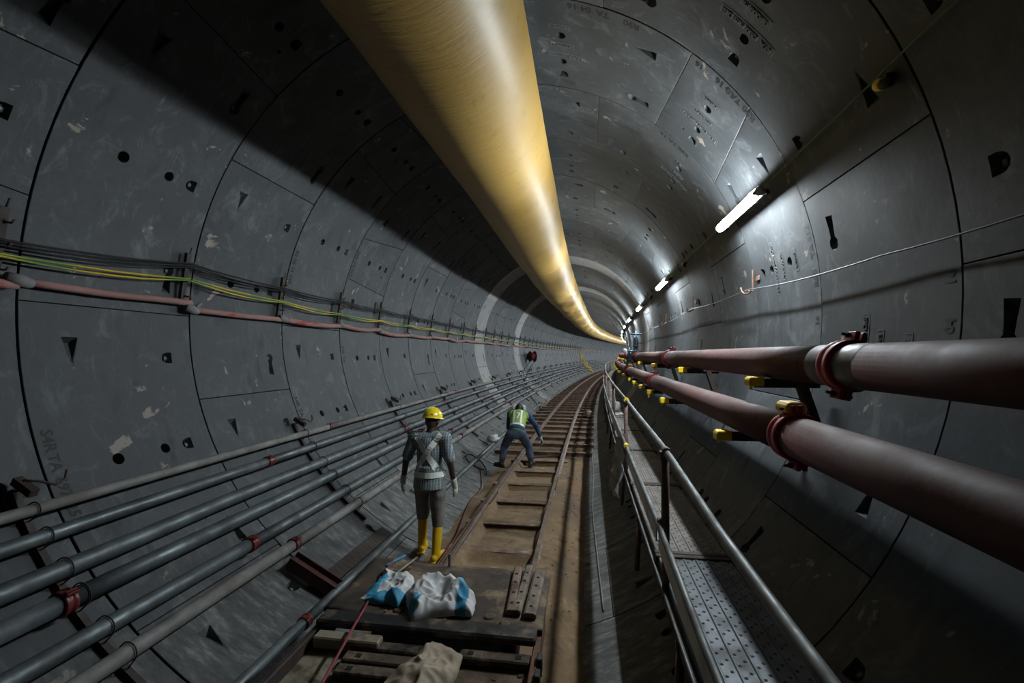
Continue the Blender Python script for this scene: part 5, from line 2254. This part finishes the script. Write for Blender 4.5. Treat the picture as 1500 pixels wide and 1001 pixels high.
def make_person(spec):
    """spec: joints in local metres (x right, y forward, z up)"""
    root = empty('person', mat=spec['place'])
    tag(root, spec['label'], 'person')
    J = {k: Vector(v) for k, v in spec['j'].items()}
    vx = spec.get('voxel', 0.008)
    R3 = spec['head_rot']
    side_dir = (J['shR'] - J['shL']).normalized()
    spine = (J['chest'] - J['pelvis']).normalized()
    back = spine.cross(side_dir).normalized()      # points forward or back; used only for flattening
    body = MB()
    # one continuous body: trunk, neck, head, arms with hands, legs with feet
    capsule(body, J['pelvis'], J['waist'], 0.125, 0.115, 16, back, 0.72)
    capsule(body, J['waist'], J['chest'], 0.115, 0.135, 16, back, 0.72)
    capsule(body, J['shL'], J['shR'], 0.062, 0.062, 14)
    capsule(body, J['chest'], J['neck'], 0.075, 0.055, 14)
    capsule(body, J['neck'], J['head'], 0.052, 0.052, 14)
    make_head(body, J['head'], R3)
    for sd in 'LR':
        capsule(body, J['sh' + sd], J['el' + sd], 0.052, 0.042)
        capsule(body, J['el' + sd], J['wr' + sd], 0.041, 0.028)
        dd = (J['wr' + sd] - J['el' + sd]).normalized()
        make_hand(body, J['wr' + sd], dd, spec['palm' + sd], (1 if sd == 'R' else -1) * spec.get('thumb', 1), 1.0, 0.55)
        capsule(body, J['hip' + sd], J['kn' + sd], 0.082, 0.056)
        capsule(body, J['kn' + sd], J['an' + sd], 0.055, 0.036)
        t = Vector(spec['toe' + sd]).normalized()
        capsule(body, J['an' + sd] + Vector((0, 0, -0.05)), J['an' + sd] + Vector((0, 0, -0.055)) + t * 0.13, 0.034, 0.032)
    skin_mesh(body, 'body', 'skin', vx * 0.72, 2, parent=root)
    face_details(J['head'], R3, root)
    # upper garment
    up = MB()
    skirt(up, J['hem'], J['waist'], spec.get('hem_r', 0.170), 0.152, back, 0.82)
    capsule(up, J['waist'], J['chest'], 0.142, 0.160, 18, back, 0.74)
    capsule(up, J['shL'], J['shR'], 0.078, 0.078, 16)
    capsule(up, J['chest'], J['neck'] - spine * 0.03, 0.11, 0.066, 16)
    for sd in 'LR':
        e = J['sh' + sd].lerp(J['el' + sd], spec['sleeve']) if spec['sleeve'] <= 1 else J['el' + sd]
        capsule(up, J['sh' + sd], e, 0.070, 0.066 if spec['sleeve'] <= 1 else 0.056, 14)
        if spec['sleeve'] > 1:
            capsule(up, J['el' + sd], J['el' + sd].lerp(J['wr' + sd], 0.92), 0.055, 0.040, 14)
    shirt = skin_mesh(up, spec['top'][0], spec['top'][1], vx, 5, 0.006, 3, root)
    # trousers
    tr = MB()
    capsule(tr, J['hipL'].lerp(J['hipR'], 0.1), J['hipL'].lerp(J['hipR'], 0.9), 0.104, 0.104, 16)
    capsule(tr, J['pelvis'], J['waist'] - spine * 0.05, 0.135, 0.130, 16, back, 0.76)
    for sd in 'LR':
        capsule(tr, J['hip' + sd], J['kn' + sd], 0.100, 0.080, 16)
        capsule(tr, J['kn' + sd], J['kn' + sd].lerp(J['an' + sd], spec['trouser_len']), 0.080, 0.068, 16)
    skin_mesh(tr, 'trousers', spec['trousers'], vx, 5, 0.009, 7, root)
    for sd in 'LR':
        b = MB()
        boot(b, J['an' + sd], spec['toe' + sd], spec['boot_h'], 1.0, J['kn' + sd])
        skin_mesh(b, 'boot', spec['boot_mat'], vx * 0.8, 3, parent=root)
        if spec.get('gloves', True):
            gl = MB()
            dd = (J['wr' + sd] - J['el' + sd]).normalized()
            make_hand(gl, J['wr' + sd], dd, spec['palm' + sd], (1 if sd == 'R' else -1) * spec.get('thumb', 1), 1.16, 0.55)
            capsule(gl, J['wr' + sd] - dd * 0.045, J['wr' + sd] + dd * 0.03, 0.038, 0.036, 12)
            skin_mesh(gl, 'glove', 'glove', 0.0055, 2, parent=root)
    return root, J, R3, shirt, spine, side_dir, back


# worker with the yellow helmet, walking away along the low tube
p1_place = frame(5.16, -0.77, -2.74, -0.02)
j1 = dict(pelvis=(0, 0.02, 0.90), waist=(0, 0.02, 1.06), chest=(0.0, 0.03, 1.28), neck=(0.005, 0.04, 1.435), head=(0.015, 0.065, 1.555),
          hem=(0, 0.02, 0.81), shL=(-0.185, 0.02, 1.375), shR=(0.185, 0.03, 1.375), elL=(-0.275, 0.0, 1.115), elR=(0.245, 0.02, 1.10),
          wrL=(-0.335, 0.06, 0.875), wrR=(0.275, 0.09, 0.845), hipL=(-0.09, 0.02, 0.86), hipR=(0.09, 0.02, 0.86),
          knL=(-0.115, 0.13, 0.50), knR=(0.105, 0.03, 0.46), anL=(-0.125, 0.115, 0.12), anR=(0.115, -0.08, 0.105))
spec1 = dict(place=p1_place, label='worker in a checked shirt, silver cross straps, yellow helmet and yellow boots', j=j1,
             head_rot=Matrix.Rotation(-0.25, 3, 'Z') @ Matrix.Rotation(-0.18, 3, 'X'), palmL=(0.9, 0.3, 0), palmR=(-0.9, 0.3, 0), toeL=(-0.15, 1, 0), toeR=(0.28, 1, 0), sleeve=0.82, top=('shirt', 'shirt'),
             hem_r=0.196, trousers='trousers', trouser_len=0.16, boot_h=0.33, boot_mat='boot_yellow')
root1, J, R3, shirt, spine, side_dir, back = make_person(spec1)
make_helmet(J['head'], R3, root1, 'helmet_yellow', 1.0)
bv = bvh_of(shirt)
ribbon(bv, [(-0.15, 0, 1.40) if t == 0 else (-0.15 + 0.30 * t, 0, 1.43 - 0.44 * t) for t in [i / 16 for i in range(17)]], 0.062, (0, 1, 0), 'reflective', root1, 'strap', 0.007)
ribbon(bv, [(0.15 - 0.30 * t, 0, 1.43 - 0.44 * t) for t in [i / 16 for i in range(17)]], 0.062, (0, 1, 0), 'reflective', root1, 'strap', 0.012)
belt(bv, (0, 0.02, 0.975), (0, 0, 1), (1, 0, 0), 0.4, 0.062, 'reflective', root1, 'waist_belt', off=0.010)
for s_ in (-1, 1):
    ribbon(bv, [(s_ * 0.12, 0, 1.43 - 0.42 * t) for t in [i / 12 for i in range(13)]], 0.05, (0, -1, 0), 'reflective', root1, 'strap', 0.007)

# worker bending down over the far rail
p2_place = frame(9.2, -0.39, -2.66, 0.0)
j2 = dict(pelvis=(0.02, -0.05, 0.70), waist=(0.02, 0.07, 0.82), chest=(0.01, 0.27, 0.97), neck=(0.01, 0.42, 1.06), head=(-0.01, 0.525, 1.08),
          hem=(0.02, -0.02, 0.73), shL=(-0.17, 0.35, 1.02), shR=(0.19, 0.34, 1.00), elL=(-0.22, 0.42, 0.74), elR=(0.34, 0.44, 0.79),
          wrL=(-0.16, 0.56, 0.54), wrR=(0.43, 0.50, 0.55), hipL=(-0.09, -0.06, 0.68), hipR=(0.12, -0.06, 0.68),
          knL=(-0.25, 0.10, 0.40), knR=(0.24, 0.12, 0.40), anL=(-0.29, -0.02, 0.10), anR=(0.30, 0.03, 0.13))
spec2 = dict(place=p2_place, label='worker in a green vest and blue jeans bending over the rail', j=j2,
             head_rot=Matrix.Rotation(-0.75, 3, 'X'), palmL=(0.6, -0.5, 0), palmR=(-0.6, -0.5, 0), toeL=(-0.9, 0.55, 0), toeR=(0.2, 1, 0), sleeve=1.5, top=('sweater', 'sweater'),
             trousers='jeans', trouser_len=0.72, boot_h=0.16, boot_mat='boot_dark')
root2, J, R3, shirt, spine, side_dir, back = make_person(spec2)
hb = MB()
ellipsoid(hb, J['head'] + R3 @ Vector((0, -0.02, 0.035)), 0.092, 0.108, 0.105, R3)
capsule(hb, J['head'] + R3 @ Vector((0, -0.07, -0.06)), J['head'] + R3 @ Vector((0, -0.07, 0.0)), 0.05, 0.07)
skin_mesh(hb, 'hair', 'hair', 0.008, 2, parent=root2)
vb = MB()
capsule(vb, J['waist'] - spine * 0.06, J['waist'], 0.158, 0.158, 18, back, 0.76)
capsule(vb, J['waist'], J['chest'], 0.160, 0.178, 18, back, 0.76)
capsule(vb, J['shL'].lerp(J['chest'], 0.25), J['shR'].lerp(J['chest'], 0.25), 0.092, 0.092, 16)
vest = skin_mesh(vb, 'vest', 'vest_green', 0.009, 4, 0.004, 5, root2)
bv = bvh_of(vest)
upv = spine
nback = side_dir.cross(spine).normalized()
if nback.z < 0:
    nback = -nback
cen = J['waist'].lerp(J['chest'], 0.6)
for off_ in (-0.075, 0.075):
    ribbon(bv, [cen + side_dir * off_ + upv * (0.20 - 0.36 * i / 12) + nback * 0.3 for i in range(13)], 0.04, -nback, 'reflective', root2, 'reflective_stripe', 0.006)
ribbon(bv, [cen - side_dir * 0.14 + side_dir * 0.28 * (i / 12) - upv * 0.19 + nback * 0.3 for i in range(13)], 0.045, -nback, 'reflective', root2, 'reflective_stripe', 0.009)
# the figure 7 printed between the stripes
ribbon(bv, [cen + side_dir * (-0.03 + 0.075 * i / 6) + upv * 0.085 + nback * 0.3 for i in range(7)], 0.028, -nback, 'reflective', root2, 'reflective_stripe', 0.008)
ribbon(bv, [cen + side_dir * (0.04 - 0.05 * i / 6) + upv * (0.085 - 0.15 * i / 6) + nback * 0.3 for i in range(7)], 0.028, -nback, 'reflective', root2, 'reflective_stripe', 0.008)

# a small white domed cap beside the lower valve
root = empty('white_cap', mat=frame(14.25, 2.06, -0.33))
tag(root, 'small white domed cap resting on top of the lower blue valve', 'cap')
mb = MB()
mb.lathe([(0.075, 0.0), (0.075, 0.02), (0.066, 0.06), (0.045, 0.09), (0.012, 0.104)], Matrix.Identity(4), 16)
mb.build('dome', 'helmet_white', root)
mb = MB()
mb.lathe([(0.03, -0.02), (0.088, -0.012), (0.088, 0.0), (0.03, 0.004)], Matrix.Identity(4), 16)
mb.build('brim', 'helmet_white', root)
mb = MB()
mb.tube([(0, 0, -0.01), (0.02, 0.03, -0.12), (0.06, 0.1, -0.2)], 0.014, 7)
mb.build('strap', 'dark_steel', root)
